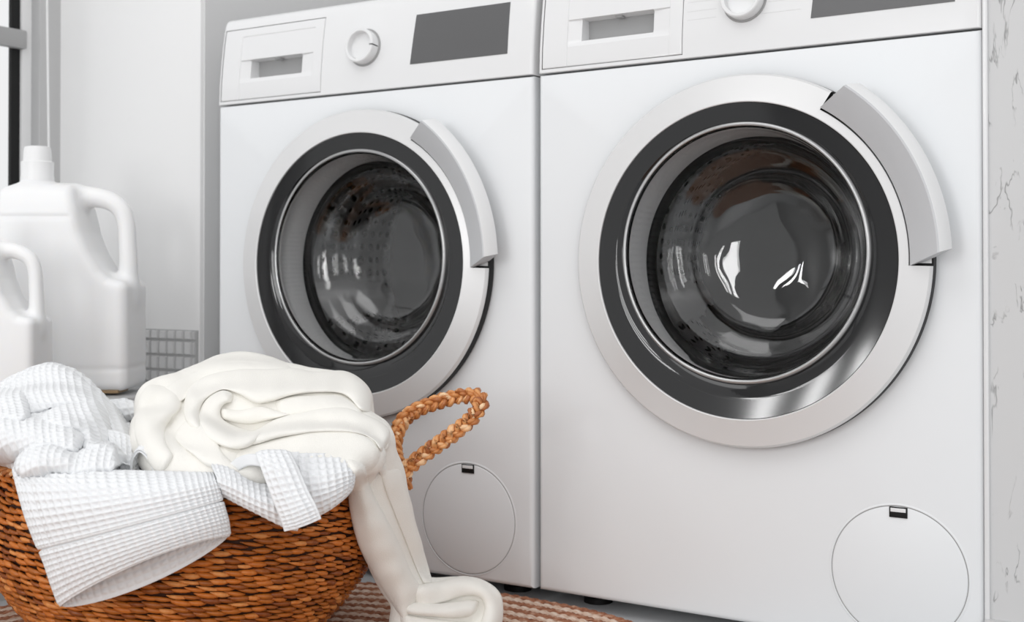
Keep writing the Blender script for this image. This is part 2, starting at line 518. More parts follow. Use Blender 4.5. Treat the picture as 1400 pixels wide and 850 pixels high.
# ledge along the window wall, tiled band above it
LZ = 0.266
struct(box('trim_2', (WX, -1.6, LZ - 0.012), (-0.612, 0.033, LZ), M['ledge'], bevel=0.003))
struct(box('trim_3', (WX, -1.6, 0.0), (-0.632, 0.033, LZ - 0.012), M['grey_wall']))
g = Geo()
tg = bmesh.new()
pitch_x, pitch_z = 0.0208, 0.0262
x1 = -0.700; ztop = 0.357
TV = Geo()
def tile(x0, x1_, z0, z1_):
    y0, y1_ = 0.0335, 0.0275; b_ = 0.0022
    V = np.array([[x0, y0, z0], [x1_, y0, z0], [x1_, y0, z1_], [x0, y0, z1_],
                  [x0 + b_, y1_, z0 + b_], [x1_ - b_, y1_, z0 + b_], [x1_ - b_, y1_, z1_ - b_], [x0 + b_, y1_, z1_ - b_]])
    TV.add(V, [[4, 5, 6, 7], [0, 1, 5, 4], [1, 2, 6, 5], [2, 3, 7, 6], [3, 0, 4, 7]])
xx = x1
cols = [(x1 - 0.006, x1)]
xx = x1 - 0.0075
while xx > WX + 0.02:
    cols.append((xx - pitch_x + 0.0022, xx)); xx -= pitch_x
zz = ztop; rows_ = [(ztop - 0.016, ztop)]; zz = ztop - 0.0185
while zz > LZ:
    rows_.append((max(LZ + .0005, zz - pitch_z + 0.0025), zz)); zz -= pitch_z
for a_, b_ in cols:
    for c_, d_ in rows_:
        if d_ - c_ > 0.006: tile(a_, b_, c_, d_)
struct(TV.build('trim_4', M['tile'], smooth=False))
struct(box('trim_5', (WX, 0.031, LZ), (-0.696, 0.0345, ztop + 0.001), M['grout']))

# bead chain of the window shade
g = Geo()
ctop = at(63, -120, 2.16); cbot = at(67, 225, 2.16)
nb = 170
for i in range(nb):
    p = ctop + (cbot - ctop) * i / (nb - 1)
    a = np.arange(8) * 2 * PI / 8
    rr = 0.0022
    V = [p + [0, 0, rr]]
    for ph in (0.7, 0, -0.7):
        V += [p + [rr * math.cos(ph) * math.cos(t), rr * math.cos(ph) * math.sin(t), rr * math.sin(ph)] for t in a]
    V.append(p - [0, 0, rr])
    Fc = [[0, 1 + k, 1 + (k + 1) % 8] for k in range(8)]
    for q in (0, 1):
        Fc += [[1 + q * 8 + k, 1 + (q + 1) * 8 + k, 1 + (q + 1) * 8 + (k + 1) % 8, 1 + q * 8 + (k + 1) % 8] for k in range(8)]
    Fc += [[25, 17 + (k + 1) % 8, 17 + k] for k in range(8)]
    g.add(np.array(V), Fc)
V, Fc = tube_geo(np.array([ctop, (ctop + cbot) / 2, cbot]), 0.0007, 6); g.add(V, Fc)
chain = g.build('hanging_bead_chain', M['bead'])
tag(chain, 'white beaded pull chain hanging beside the window frame', 'chain')


# ------------------------------------------------------------------ washing machines
FZ0, FZ1 = 0.7285, 0.872
def fascia_v(z):
    zs = [0.7285, 0.76, 0.80, 0.83, 0.855, 0.865, 0.8705, 0.872]
    vs = [0.0015, 0.0005, -0.0035, -0.0075, -0.012, -0.0155, -0.021, -0.030]
    return np.interp(z, zs, vs)


def arc_range(a, b, step):
    n = max(1, int(abs(b - a) / step)); return [a + (b - a) * i / n for i in range(n + 1)]


def make_washer(name, W, loc, rz, label, detail_lines=False):
    root = empty(name, loc, rz)
    tag(root, label, 'washing machine', 'front loading washing machines side by side')
    E_ = M['enamel']
    XD, ZD = 0.3018, 0.4694
    ZB, ZT = 0.0205, 0.7265
    # cabinet front with a round opening, corners rounded, running back
    RH = 0.221
    n = 160
    loops = []
    def rect_loop(inset, v, rnd):
        lo_u, hi_u, lo_z, hi_z = inset, W - inset, ZB + inset, ZT - inset * 0.35
        out = []
        for i in range(n):
            a = 2 * PI * i / n
            dx, dz = math.cos(a), math.sin(a)
            tx = ((hi_u if dx > 0 else lo_u) - XD) / dx if abs(dx) > 1e-9 else 1e9
            tz = ((hi_z if dz > 0 else lo_z) - ZD) / dz if abs(dz) > 1e-9 else 1e9
            t = min(tx, tz)
            out.append((XD + dx * t, v, ZD + dz * t))
        # snap nearest samples to true corners
        for cu in (lo_u, hi_u):
            for cz in (lo_z, hi_z):
                ca = math.atan2(cz - ZD, cu - XD) % (2 * PI)
                k = int(round(ca / (2 * PI) * n)) % n
                out[k] = (cu, v, cz)
        return out
    R_ = 0.007
    loops.append([(XD + (RH - .0) * math.cos(2 * PI * i / n), -0.03, ZD + RH * math.sin(2 * PI * i / n)) for i in range(n)])
    loops.append([(XD + RH * math.cos(2 * PI * i / n), -0.002, ZD + RH * math.sin(2 * PI * i / n)) for i in range(n)])
    loops.append([(XD + (RH + .002) * math.cos(2 * PI * i / n), 0, ZD + (RH + .002) * math.sin(2 * PI * i / n)) for i in range(n)])
    for q in range(6):
        t = q / 5 * PI / 2
        loops.append(rect_loop(R_ * (1 - math.sin(t)), -R_ * (1 - math.cos(t)), 0))
    loops.append(rect_loop(0, -0.57, 0))
    V = [(u, -v, z) for lp in loops for (u, v, z) in lp]
    Fc = grid_faces(len(loops), n, cv=True).tolist()
    Fc.append([(len(loops) - 1) * n + k for k in range(n)])
    o = mesh_obj('cabinet', V, Fc, E_, root, True); fix_normals(o)
    o.data.polygons.foreach_set('use_smooth', [True] * len(o.data.polygons)); o.data.set_sharp_from_angle(angle=math.radians(30))
    # fascia: grid over u, z with a hole for the drawer
    du0, du1, dz0, dz1 = 0.0060, 0.2165, 0.7335, 0.8515
    er = 0.005
    us = [0, 0.0004, 0.0015, 0.003, er] + [du0, du1] + arc_range(du1 + 0.02, W - er, 0.03) + [W - 0.003, W - 0.0015, W - 0.0004, W]
    zs = [FZ0, FZ0 + 0.0008, dz0] + arc_range(dz0 + 0.012, dz1 - 0.01, 0.008) + [dz1, 0.857, 0.862, 0.866, 0.869, 0.871, FZ1]
    def edge_drop(u):
        e = min(u, W - u)
        return 0 if e >= er else (er - math.sqrt(max(0, er * er - (er - e) ** 2)))
    V = []; 
    for u in us:
        for z in zs:
            v = float(fascia_v(z)) - edge_drop(u) - (0.0012 if z < FZ0 + 0.0004 else 0)
            V.append((u, -v, z))
    nz_ = len(zs)
    Fc = []
    for i in range(len(us) - 1):
        for j in range(nz_ - 1):
            if us[i] >= du0 - 1e-9 and us[i + 1] <= du1 + 1e-9 and zs[j] >= dz0 - 1e-9 and zs[j + 1] <= dz1 + 1e-9:
                continue
            Fc.append([i * nz_ + j, (i + 1) * nz_ + j, (i + 1) * nz_ + j + 1, i * nz_ + j + 1])
    # sides, top, bottom running back
    base = len(V)
    for u in us: V.append((u, 0.57, FZ1)); 
    for i in range(len(us) - 1): Fc.append([i * nz_ + nz_ - 1, (i + 1) * nz_ + nz_ - 1, base + i + 1, base + i])
    b2 = len(V)
    for u in us: V.append((u, 0.57, FZ0))
    for i in range(len(us) - 1): Fc.append([(i + 1) * nz_, i * nz_, b2 + i, b2 + i + 1])
    for k, i in ((0, 0), (1, len(us) - 1)):
        Fc.append([i * nz_ + j for j in range(nz_)] + [base + i, b2 + i])
    o = mesh_obj('control_panel', V, Fc, M['gloss'], root, True); fix_normals(o)
    o.data.polygons.foreach_set('use_smooth', [True] * len(o.data.polygons)); o.data.set_sharp_from_angle(angle=math.radians(30))
    # well behind the drawer seam
    box('drawer_well', (du0 - 0.001, 0.024, dz0 - 0.001), (du1 + 0.001, 0.05, dz1 + 0.001), M['seam'], root)
    # detergent drawer front
    gap = 0.0009
    a0, a1, b0, b1 = du0 + gap, du1 - gap, dz0 + gap, dz1 - gap
    p0, p1, q0, q1 = 0.0455, 0.1975, 0.7615, 0.8375        # inset field
    r0, r1, s0, s1 = 0.066, 0.1725, 0.7685, 0.7975          # finger pocket
    us2 = [a0, a0, a0 + 0.001, a0 + 0.003, p0 - 0.0004, p0 + 0.0004, r0 - 0.0005, r0 + 0.0005, r0 + 0.03, r1 - 0.02, r1 - 0.0005, r1 + 0.0005, p1 - 0.0004, p1 + 0.0004, a1 - 0.003, a1 - 0.001, a1, a1]
    zs2 = [b0, b0, b0 + 0.001, b0 + 0.003, 0.748, q0 - 0.0004, q0 + 0.0008, s0 - 0.0005, s0 + 0.002, s0 + 0.012, s1 - 0.0008, s1 + 0.0008, 0.812, 0.825, q1 - 0.0008, q1 + 0.0004, 0.843, b1 - 0.003, b1 - 0.001, b1, b1]
    V = []
    for iu, u in enumerate(us2):
        for jz, z in enumerate(zs2):
            v = float(fascia_v(z)) + 0.0006
            if iu in (0, len(us2) - 1) or jz in (0, len(zs2) - 1): v -= 0.02
            elif iu in (1, len(us2) - 2) or jz in (1, len(zs2) - 2): v -= 0.001
            elif iu in (2, len(us2) - 3) or jz in (2, len(zs2) - 3): v -= 0.0003
            if p0 < u < p1 and q0 < z < s1 + 0.0002:
                # bevelled surround sinking towards the pocket
                f = min(1.0, min((u - p0) / (r0 - p0), (p1 - u) / (p1 - r1), (z - q0) / (s0 - q0)))
                v -= 0.0012 + 0.0035 * max(0, f)
                if r0 < u < r1 and s0 < z: v = float(fascia_v(z)) - 0.030 + (0.008 if z < s0 + 0.004 else 0)
            elif p0 < u < p1 and z < q1:
                v -= 0.0009
            V.append((u, -v, z))
    Fc = grid_faces(len(us2), len(zs2)).tolist()
    dr = mesh_obj('drawer', V, Fc, M['gloss'], root, True); dr.data.set_sharp_from_angle(angle=math.radians(22))
    fix_normals(dr)
    # pocket roof notch pieces
    box('release_catch', (0.113, 0.010, 0.7948), (0.124, 0.020, 0.7982), M['seam'], dr, 0.001)
    # dial
    KU, KZ = 0.2995, 0.7945
    kv = float(fascia_v(KZ))
    tilt = math.atan2(float(fascia_v(KZ - 0.02)) - float(fascia_v(KZ + 0.02)), 0.04)
    d = lathe('dial_skirt', [(0.0, 0.0), (0.0285, 0.0), (0.0290, 0.0012), (0.0282, 0.0022), (0.0, 0.0024)], M['seam'], root, 64)
    d.location = (KU, -kv + 0.0006, KZ); d.rotation_euler.x = -tilt
    d = lathe('dial', [(0.0262, 0.0), (0.0265, 0.006), (0.0262, 0.0155), (0.0250, 0.0168), (0.0222, 0.0168), (0.0212, 0.0158), (0.0206, 0.0075), (0.0198, 0.0066), (0.010, 0.0060), (0.0, 0.0058)], M['gloss'], root, 96)
    d.location = (KU, -kv, KZ); d.rotation_euler.x = -tilt
    mk = box('dial_mark', (0.0208, -0.0173, -0.0007), (0.0268, -0.004, 0.0007), M['black'], d)
    mk.rotation_euler.y = 0.05
    # display: glossy dark patch following the fascia
    e0, e1, f0, f1 = 0.385, 0.5525, 0.7610, 0.8350
    zs3 = arc_range(f0, f1, 0.004)
    V = []
    for u in (e0 + 0.006, e1):
        for z in zs3: V.append((u + (0.0 if u == e1 else -0.006 * (1 - (z - f0) / (f1 - f0))), -(float(fascia_v(z)) + 0.0005), z))
    nV = len(zs3)
    V += [(x, y + 0.003, z) for (x, y, z) in V]
    Fc = [[i, nV + i, nV + i + 1, i + 1] for i in range(nV - 1)]
    Fc += [[0, 1, 2 * nV + 1, 2 * nV]] 
    rim = list(range(nV)) + list(range(2 * nV - 1, nV - 1, -1))
    Fc.pop()
    for a_, b_ in zip(rim, rim[1:] + rim[:1]): Fc.append([a_, b_, b_ + 2 * nV, a_ + 2 * nV])
    o = mesh_obj('display', V, Fc, M['display'], root, True); fix_normals(o); o.data.set_sharp_from_angle(angle=math.radians(30))
    # faint programme lines printed beside the dial
    if detail_lines:
        lm = mat('print_grey', (0.60, 0.60, 0.60), 0.4)
        for (ua, ub, z) in ((0.222, 0.268, 0.8000), (0.222, 0.262, 0.7880), (0.222, 0.262, 0.7770), (0.335, 0.372, 0.8000), (0.330, 0.372, 0.7880), (0.318, 0.372, 0.7740)):
            v = float(fascia_v(z)) + 0.00012
            mesh_obj('printed_line', [(ua, -v, z), (ub, -v, z), (ub, -v - .00001, z + 0.0004), (ua, -v - .00001, z + 0.0004)], [[0, 1, 2, 3]], lm, root, False)
    # service flap
    FU, FZc, FR = 0.4868, 0.1064, 0.0786
    c = (FU, 0, FZc)
    lathe('service_flap', [(0, 0.0008), (FR - 0.0028, 0.0008), (FR - 0.0018, 0.0005), (FR - 0.0013, 0.00005), (FR - 0.0013, -0.001)], E_, root, 128, c)
    lathe('flap_seam', [(FR - 0.0013, 0.00012), (FR - 0.0002, 0.00012)], M['seam'], root, 128, c)  # flush ring, its grey stands in for the shaded gap round the flap
    lathe('flap_rim', [(FR - 0.0002, 0.00005), (FR + 0.0002, 0.0006), (FR + 0.0012, 0.0007), (FR + 0.0024, 0.00005)], E_, root, 128, c)
    lt = box('flap_latch', (0.4772, -0.0022, 0.1712), (0.4978, -0.0004, 0.1834), M['black'], root, 0.0004)
    box('latch_tab', (0.4788, -0.0028, 0.1778), (0.4962, -0.0016, 0.1822), M['gloss'], lt, 0.0003)
    # feet and plinth
    for fu in (0.06, W - 0.06):
        for fy in (0.06, 0.5):
            lathe('foot', [(0, 0), (0.02, 0), (0.02, 0.008), (0.008, 0.009), (0.008, 0.0215), (0, 0.0215)], M['black'], root, 24, (fu, fy, 0.0), 'z')
    # ---- door
    door = lathe('door', [(0.2268, 0.0142), (0.2294, 0.0145), (0.2297, 0.0165), (0.2290, 0.0185), (0.2268, 0.0208), (0.205, 0.0248), (0.1950, 0.0272), (0.1940, 0.0268), (0.1936, 0.0255), (0.1936, 0.018)],
                 M['satin'], root, 256, (XD, 0, ZD), a0=math.radians(60), a1=math.radians(358))
    lathe('door_rim', [(0.2045, 0.002), (0.2045, 0.0248), (0.195, 0.0272), (0.194, 0.0268), (0.1936, 0.0255), (0.1936, 0.018)], M['satin'], door, 64, (XD, 0, ZD), a0=math.radians(-2), a1=math.radians(60))
    lathe('door_back', [(0.20, 0.0125), (0.2270, 0.0150), (0.2297, 0.0142), (0.2300, 0.0030), (0.2290, 0.0008), (0.20, 0.0008)], M['black'], door, 192, (XD, 0, ZD))
    lathe('glass_surround', [(0.1934, 0.018), (0.1934, 0.0252), (0.1930, 0.0256), (0.182, 0.0240), (0.1705, 0.0226)], M['ring'], door, 192, (XD, 0, ZD), angle=20)
    # the eccentric inner edge of the surround
    n2 = 160
    V = []
    BZ = ZD + 0.0095
    for i in range(n2):
        a = 2 * PI * i / n2
        for (cz, r, v) in ((ZD, 0.1705, 0.0226), (BZ, 0.1604, 0.0204), (BZ, 0.1598, 0.0196), (BZ, 0.1598, 0.014)):
            V.append((XD + r * math.cos(a), -v, cz + r * math.sin(a)))
    o = mesh_obj('surround_lip', V, grid_faces(n2, 4, cu=True).tolist(), M['ring'], door, True); fix_normals(o)
    # glass bowl, 5 mm thick
    outp = [(0.0, 0.006), (0.040, 0.0065), (0.080, 0.0085), (0.115, 0.012), (0.140, 0.0160), (0.1500, 0.0175), (0.1550, 0.0150)]
    # cup: rim -> wall sinking in -> bulging floor
    front = [(0.1590, 0.0200), (0.1575, 0.0222), (0.1545, 0.0205), (0.1515, 0.010), (0.1480, -0.008), (0.1440, -0.026), (0.1380, -0.040), (0.1280, -0.050), (0.1160, -0.056), (0.1060, -0.064), (0.0960, -0.075), (0.0800, -0.083), (0.050, -0.0875), (0.025, -0.0888), (0.0, -0.089)]
    back = [(0.0, -0.0955), (0.025, -0.0953), (0.050, -0.0940), (0.0830, -0.0890), (0.1010, -0.0790), (0.1110, -0.0690), (0.1210, -0.0620), (0.1350, -0.0550), (0.1450, -0.0430), (0.1505, -0.026), (0.1545, -0.008), (0.1580, 0.008), (0.1592, 0.012), (0.1590, 0.0200)]
    prof = [tuple(p) for p in catmull(front, 56)] + [tuple(p) for p in catmull(back, 52)]
    prof = [(max(0.0, p[0]), p[1]) for p in prof]
    gl = lathe('glass_bowl', prof, M['glass'], door, 224, (XD, 0, BZ), angle=None)
    # pressed glass is slightly wavy on its inner side
    for v_ in gl.data.vertices:
        dx, dz, dep = v_.co.x - XD, v_.co.z - BZ, v_.co.y
        a_ = math.atan2(dz, dx); r_ = math.hypot(dx, dz)
        if dep > 0.02:
            f_ = min(1.0, (dep - 0.02) / 0.03) * min(1.0, r_ / 0.085) ** 3
            v_.co.y += f_ * (0.0007 * math.sin(3 * a_ + 45 * r_) + 0.0003 * math.sin(dx * 110 + 1.5) * math.sin(dz * 95))
            k_ = 1 + f_ * 0.004 * math.sin(3 * a_ + 1.0 + dep * 60)
            v_.co.x = XD + dx * k_; v_.co.z = BZ + dz * k_
    lathe('glass_rim', [(0.1612, 0.0200), (0.1606, 0.0222), (0.1592, 0.0234), (0.1572, 0.0236), (0.1560, 0.0226)], M['rim'], door, 192, (XD, 0, BZ), angle=None)
    # rubber bellows and drum
    lathe('door_seal', [(0.222, -0.001), (0.215, -0.006), (0.196, -0.010), (0.178, -0.018), (0.170, -0.030), (0.167, -0.042), (0.166, -0.050)], M['rubber'], root, 160, (XD, 0, ZD), angle=None)
    lathe('seal_lip', [(0.166, -0.050), (0.172, -0.056), (0.166, -0.062), (0.157, -0.066), (0.164, -0.074), (0.245, -0.076)], M['black'], root, 160, (XD, 0, ZD), angle=None)
    nA, nD = 120, 12
    V = []; U = []
    prof = [(0.170, -0.078), (0.2, -0.082), (0.235, -0.09), (0.243, -0.11), (0.243, -0.17), (0.243, -0.24), (0.243, -0.31), (0.243, -0.37), (0.243, -0.39)]
    ln = [0]
    for p_, q_ in zip(prof[:-1], prof[1:]): ln.append(ln[-1] + math.dist(p_, q_))
    for i in range(nA + 1):
        a = 2 * PI * i / nA
        for (r, v), l_ in zip(prof, ln):
            V.append((XD + r * math.cos(a), -v, ZD + r * math.sin(a))); U.append((a * 0.243 / 0.0235, l_ / 0.0235))
    o = mesh_obj('drum', V, grid_faces(nA + 1, len(prof)).tolist(), M['drum'], root, True, uvs=U)
    lathe('drum_back', [(0.243, -0.388), (0.225, -0.392), (0.20, -0.385), (0.15, -0.378), (0.10, -0.384), (0.06, -0.380), (0.05, -0.372), (0.0, -0.372)], M['drum_back'], root, 96, (XD, 0, ZD), angle=40)
    for k in range(3):
        a = math.radians(75 + 120 * k)
        V = []
        for j, vv in enumerate(np.linspace(-0.11, -0.36, 9)):
            hgt = 0.05 * math.sin(PI * (j + 0.5) / 9) ** 0.4
            for s_ in np.linspace(-1, 1, 9):
                aa = a + s_ * 0.14; r = 0.243 - hgt * math.cos(s_ * PI / 2) ** 0.8
                V.append((XD + r * math.cos(aa), -vv, ZD + r * math.sin(aa)))
        mesh_obj('drum_paddle', V, grid_faces(9, 9).tolist(), M['rubber'], root, True)
    # handle: wedge section swept along the ring
    A0, A1 = -2.0, 60.0
    sec = [(0.2070, 0.0195), (0.2070, 0.0285), (0.2080, 0.0297), (0.2425, 0.0520), (0.2450, 0.0520), (0.2462, 0.0508), (0.2535, 0.0330), (0.2535, 0.0300), (0.2330, 0.0195)]
    nS = 60; V = []
    for i in range(nS + 1):
        t = i / nS
        for r, v in sec:
            fr_ = (r - 0.2065) / (0.2535 - 0.2065)
            lo_a = A0 + fr_ * 4.5; hi_a = A1 - fr_ * 6.5
            a = math.radians(lo_a + (hi_a - lo_a) * t)
            V.append((XD + r * math.cos(a), -v, ZD + r * math.sin(a)))
    Fc = grid_faces(nS + 1, len(sec), cv=True).tolist()
    Fc += [list(range(len(sec))), [nS * len(sec) + k for k in range(len(sec))]]
    hd = mesh_obj('door_handle', V, Fc, M['handle'], root, True); fix_normals(hd)
    hd.data.set_sharp_from_angle(angle=math.radians(25))
    hd.data.materials.append(M['handle_edge'])
    for p in hd.data.polygons:
        k = sorted(set(v % len(sec) for v in p.vertices))
        if len(p.vertices) == 4 and all(q in (4, 5, 6, 7, 8) for q in k): p.material_index = 1
    hd.parent = door
    # recessed grip plate under the handle
    lathe('grip_plate', [(0.2072, 0.012), (0.2072, 0.0165), (0.2275, 0.0150), (0.2290, 0.012)], M['satin'], door, 48, (XD, 0, ZD), a0=math.radians(-1.2), a1=math.radians(59.4), caps=True)
    return root


make_washer('washing_machine', 0.5935, (-0.598 * math.cos(0.0256) + 0.002, -0.0019 - 0.598 * math.sin(0.0256), 0), 0.0256,
            'white front-loading washing machine standing behind the wicker laundry basket')
make_washer('washing_machine', 0.5808, (0.0054, 0, 0), 0.0,
            'white front-loading washing machine next to the scratched stucco pier, faint lines around its dial', True)


# ------------------------------------------------------------------ basket
BC = np.array([-0.285, -0.365]); BA, BB = 0.245, 0.230
BZ0 = 0.014
def basket_s(z):
    return np.interp(z, [0.0, 0.02, 0.035, 0.05, 0.07, 0.09, 0.11, 0.14, 0.17, 0.20, 0.235], [0.66, 0.745, 0.80, 0.85, 0.91, 0.955, 0.985, 0.995, 0.985, 0.965, 0.945])
def basket_pt(th, z, out=0.0):
    s = basket_s(z - BZ0)
    return np.stack(np.broadcast_arrays(BC[0] + (BA * s + out) * np.cos(th), BC[1] + (BB * s + out) * np.sin(th), z), -1)


basket = empty('wicker_basket', (0, 0, 0))
tag(basket, 'round orange-brown wicker laundry basket with braided loop handles on the striped rug', 'basket')
g = Geo()
RIM = 0.226
rows = 28; rp_ = (RIM - BZ0) / rows
for r in range(rows):
    z0 = BZ0 + (r + 0.5) * rp_
    ns_ = int(2 * PI * 0.237 * basket_s(z0 - BZ0) / 0.0150)
    off = random.random()
    for k in range(ns_):
        th0 = (k + off + random.uniform(-0.08, 0.08)) / ns_ * 2 * PI
        span = 2 * PI / ns_ * random.uniform(1.5, 1.95)
        t = np.linspace(0, 1, 7)
        th = th0 + span * (t - 0.5)
        dz = rp_ * (t - 0.5) * random.uniform(-0.85, -0.25) + random.uniform(-0.0013, 0.0013)
        outw = 0.0042 * np.sin(PI * t) ** 0.8 - 0.0012
        P_ = basket_pt(th, z0 + dz, 0.0); P_[:, 0] += outw * np.cos(th); P_[:, 1] += outw * np.sin(th)
        tp = 0.18 + 0.82 * np.sin(PI * t) ** 0.8
        V, Fc = tube_geo(P_, random.uniform(0.0022, 0.0038), 6, tp)
        g.add(V, Fc)
g.build('woven_wall', M['weave'], basket)
# dark shell inside the weave
zs = np.linspace(BZ0 - 0.001, RIM, 14); V = []
for z in zs:
    th = np.arange(96) * 2 * PI / 96; V.append(basket_pt(th, z, -0.0015))
for z in zs[::-1]:
    V.append(basket_pt(th, z, -0.008))
V = np.vstack(V); Fc = grid_faces(28, 96, cv=True).tolist() + [list(range(96)), [27 * 96 + k for k in range(96)]]
fix_normals(mesh_obj('basket_lining', V, Fc, M['weave_core'], basket))
# rim: two twisted ropes
g = Geo()
for s_ in range(3):
    for k in range(150):
        t = np.linspace(0, 1, 7); th = (k + t * 1.5) / 150 * 2 * PI
        ph = s_ * 2 * PI / 3 + (k + t * 1.5) * 1.2
        P_ = basket_pt(th, RIM + 0.003 + 0.0035 * np.sin(ph), 0.0)
        o_ = 0.0035 * np.cos(ph); P_[:, 0] += o_ * np.cos(th); P_[:, 1] += o_ * np.sin(th)
        V, Fc = tube_geo(P_, 0.0032, 6, 0.5 + 0.5 * np.sin(PI * t) ** 0.6); g.add(V, Fc)
g.build('basket_rim', M['braid'], basket)


def braid(path, name, width=0.0062, r=0.0029, turns=None, parent=None):
    path = catmull(path, 400)
    seg = np.linalg.norm(np.diff(path, axis=0), axis=1); s = np.r_[0, np.cumsum(seg)]
    Ltot = s[-1]; turns = Ltot / 0.034
    T = np.gradient(path, axis=0); T /= np.linalg.norm(T, axis=1)[:, None]
    ref = FWD
    Nn = np.cross(T, ref); Nn /= np.linalg.norm(Nn, axis=1)[:, None]; B = np.cross(Nn, T)
    g = Geo()
    for k in range(3):
        ph = 2 * PI * k / 3
        w_ = 2 * PI * turns * s / Ltot + ph
        c = path + (width * np.sin(w_))[:, None] * Nn + (width * 0.62 * np.sin(2 * w_))[:, None] * B
        for q in range(3):
            a = q * 2 * PI / 3 + w_ * 1.3
            cc = c + 0.0021 * (np.cos(a)[:, None] * Nn + np.sin(a)[:, None] * B)
            # chop into overlapping pieces so that every straw gets its own tone
            i0 = 0
            while i0 < 396:
                i1 = min(400, i0 + random.randint(26, 60))
                seg_ = cc[i0:i1:2]
                if len(seg_) > 3:
                    V, Fc = tube_geo(seg_, random.uniform(0.0024, 0.0034), 6, 0.75 + 0.25 * np.sin(PI * np.linspace(0, 1, len(seg_))) ** 0.5); g.add(V, Fc)
                i0 = i1 - 4
    return g.build(name, M['braid'], parent)


loop_px = [(553, 668, 1.455), (550, 648, 1.465), (540, 622, 1.485), (541, 596, 1.50), (556, 569, 1.515), (590, 552, 1.52), (625, 542, 1.52), (650, 541, 1.51), (658, 551, 1.49),
           (645, 571, 1.475), (620, 592, 1.465), (592, 612, 1.46), (566, 632, 1.455), (550, 648, 1.45), (543, 664, 1.452), (538, 680, 1.455)]
hp = [at(*p) for p in loop_px]
braid(hp, 'handle', parent=basket)
c2 = np.array([2 * BC[0], 2 * BC[1], 0])
braid([np.array([c2[0] - p[0], c2[1] - p[1], p[2]]) for p in hp], 'handle', parent=basket)


# ------------------------------------------------------------------ rug
def rug():
    R0 = 0.612; c = np.array([-0.0, -0.615]); pitch = 0.0142
    nr = int(R0 / pitch); per = 6; nA = 1100
    rr = []; 
    for k in range(nr):
        for j in range(per): rr.append(R0 - (k + j / per) * pitch)
    rr = np.array(rr); ph = (np.arange(len(rr)) % per) / per; ring = np.arange(len(rr)) // per
    th = np.arange(nA) * 2 * PI / nA
    RR, TH = np.meshgrid(rr, th, indexing='ij'); PH = ph[:, None]; RG = ring[:, None]
    arc = TH * RR
    h = 0.0045 + 0.0055 * np.sin(PI * PH) ** 0.6
    tw = np.sin((TH * np.round(2 * PI * RR / 0.016)) + (PH - 0.5) * 5 * np.where(RG % 2, 1, -1) + RG * 1.7)
    h = h + 0.0014 * tw * np.sin(PI * PH)
    wob = 0.0025 * np.sin(TH * 9) + 0.0015 * np.sin(TH * 23 + 1)
    X = c[0] + (RR + wob) * np.cos(TH); Y = c[1] + (RR + wob) * np.sin(TH)
    V = np.stack([X, Y, np.maximum(h, 0.001)], -1).reshape(-1, 3)
    uv = np.stack([arc, np.broadcast_to(RG + PH, arc.shape)], -1).reshape(-1, 2)
    Fc = grid_faces(len(rr), nA, cv=True)[:, ::-1]
    m = mat('striped_jute', (0.6, 0.4, 0.3), 0.9)
    N, L, b = nodes(m)
    u = N.new('ShaderNodeUVMap'); sx = N.new('ShaderNodeSeparateXYZ'); L.new(u.outputs['UV'], sx.inputs[0])
    fl = N.new('ShaderNodeMath'); fl.operation = 'FLOOR'; L.new(sx.outputs['Y'], fl.inputs[0])
    wn = N.new('ShaderNodeTexWhiteNoise'); wn.noise_dimensions = '1D'; L.new(fl.outputs[0], wn.inputs['W'])
    md = N.new('ShaderNodeMath'); md.operation = 'MODULO'; md.inputs[1].default_value = 2; L.new(fl.outputs[0], md.inputs[0])
    cb = N.new('ShaderNodeCombineXYZ'); mu = N.new('ShaderNodeMath'); mu.operation = 'MULTIPLY'; mu.inputs[1].default_value = 90
    L.new(sx.outputs['X'], mu.inputs[0]); L.new(mu.outputs[0], cb.inputs['X'])
    m3 = N.new('ShaderNodeMath'); m3.operation = 'MULTIPLY'; m3.inputs[1].default_value = 3; L.new(sx.outputs['Y'], m3.inputs[0]); L.new(m3.outputs[0], cb.inputs['Y'])
    nz = N.new('ShaderNodeTexNoise'); nz.inputs['Scale'].default_value = 1; nz.inputs['Detail'].default_value = 3; L.new(cb.outputs[0], nz.inputs['Vector'])
    ad = N.new('ShaderNodeMath'); ad.operation = 'MULTIPLY_ADD'; ad.inputs[1].default_value = 0.38; L.new(md.outputs[0], ad.inputs[0]); L.new(nz.outputs['Fac'], ad.inputs[2])
    r = ramp(N, [(0.28, (0.17, 0.055, 0.028)), (0.52, (0.36, 0.15, 0.08)), (0.74, (0.56, 0.38, 0.28)), (1.0, (0.72, 0.58, 0.48))])
    L.new(ad.outputs[0], r.inputs['Fac']); L.new(r.outputs['Color'], b.inputs['Base Color'])
    bp = N.new('ShaderNodeBump'); bp.inputs['Strength'].default_value = 0.6; bp.inputs['Distance'].default_value = 0.002
    L.new(nz.outputs['Fac'], bp.inputs['Height']); L.new(bp.outputs['Normal'], b.inputs['Normal'])
    o = mesh_obj('round_rug', V, Fc, m, None, True, uvs=uv)
    return tag(o, 'round rug of braided terracotta and cream rings lying in front of the washers', 'rug')
rug()


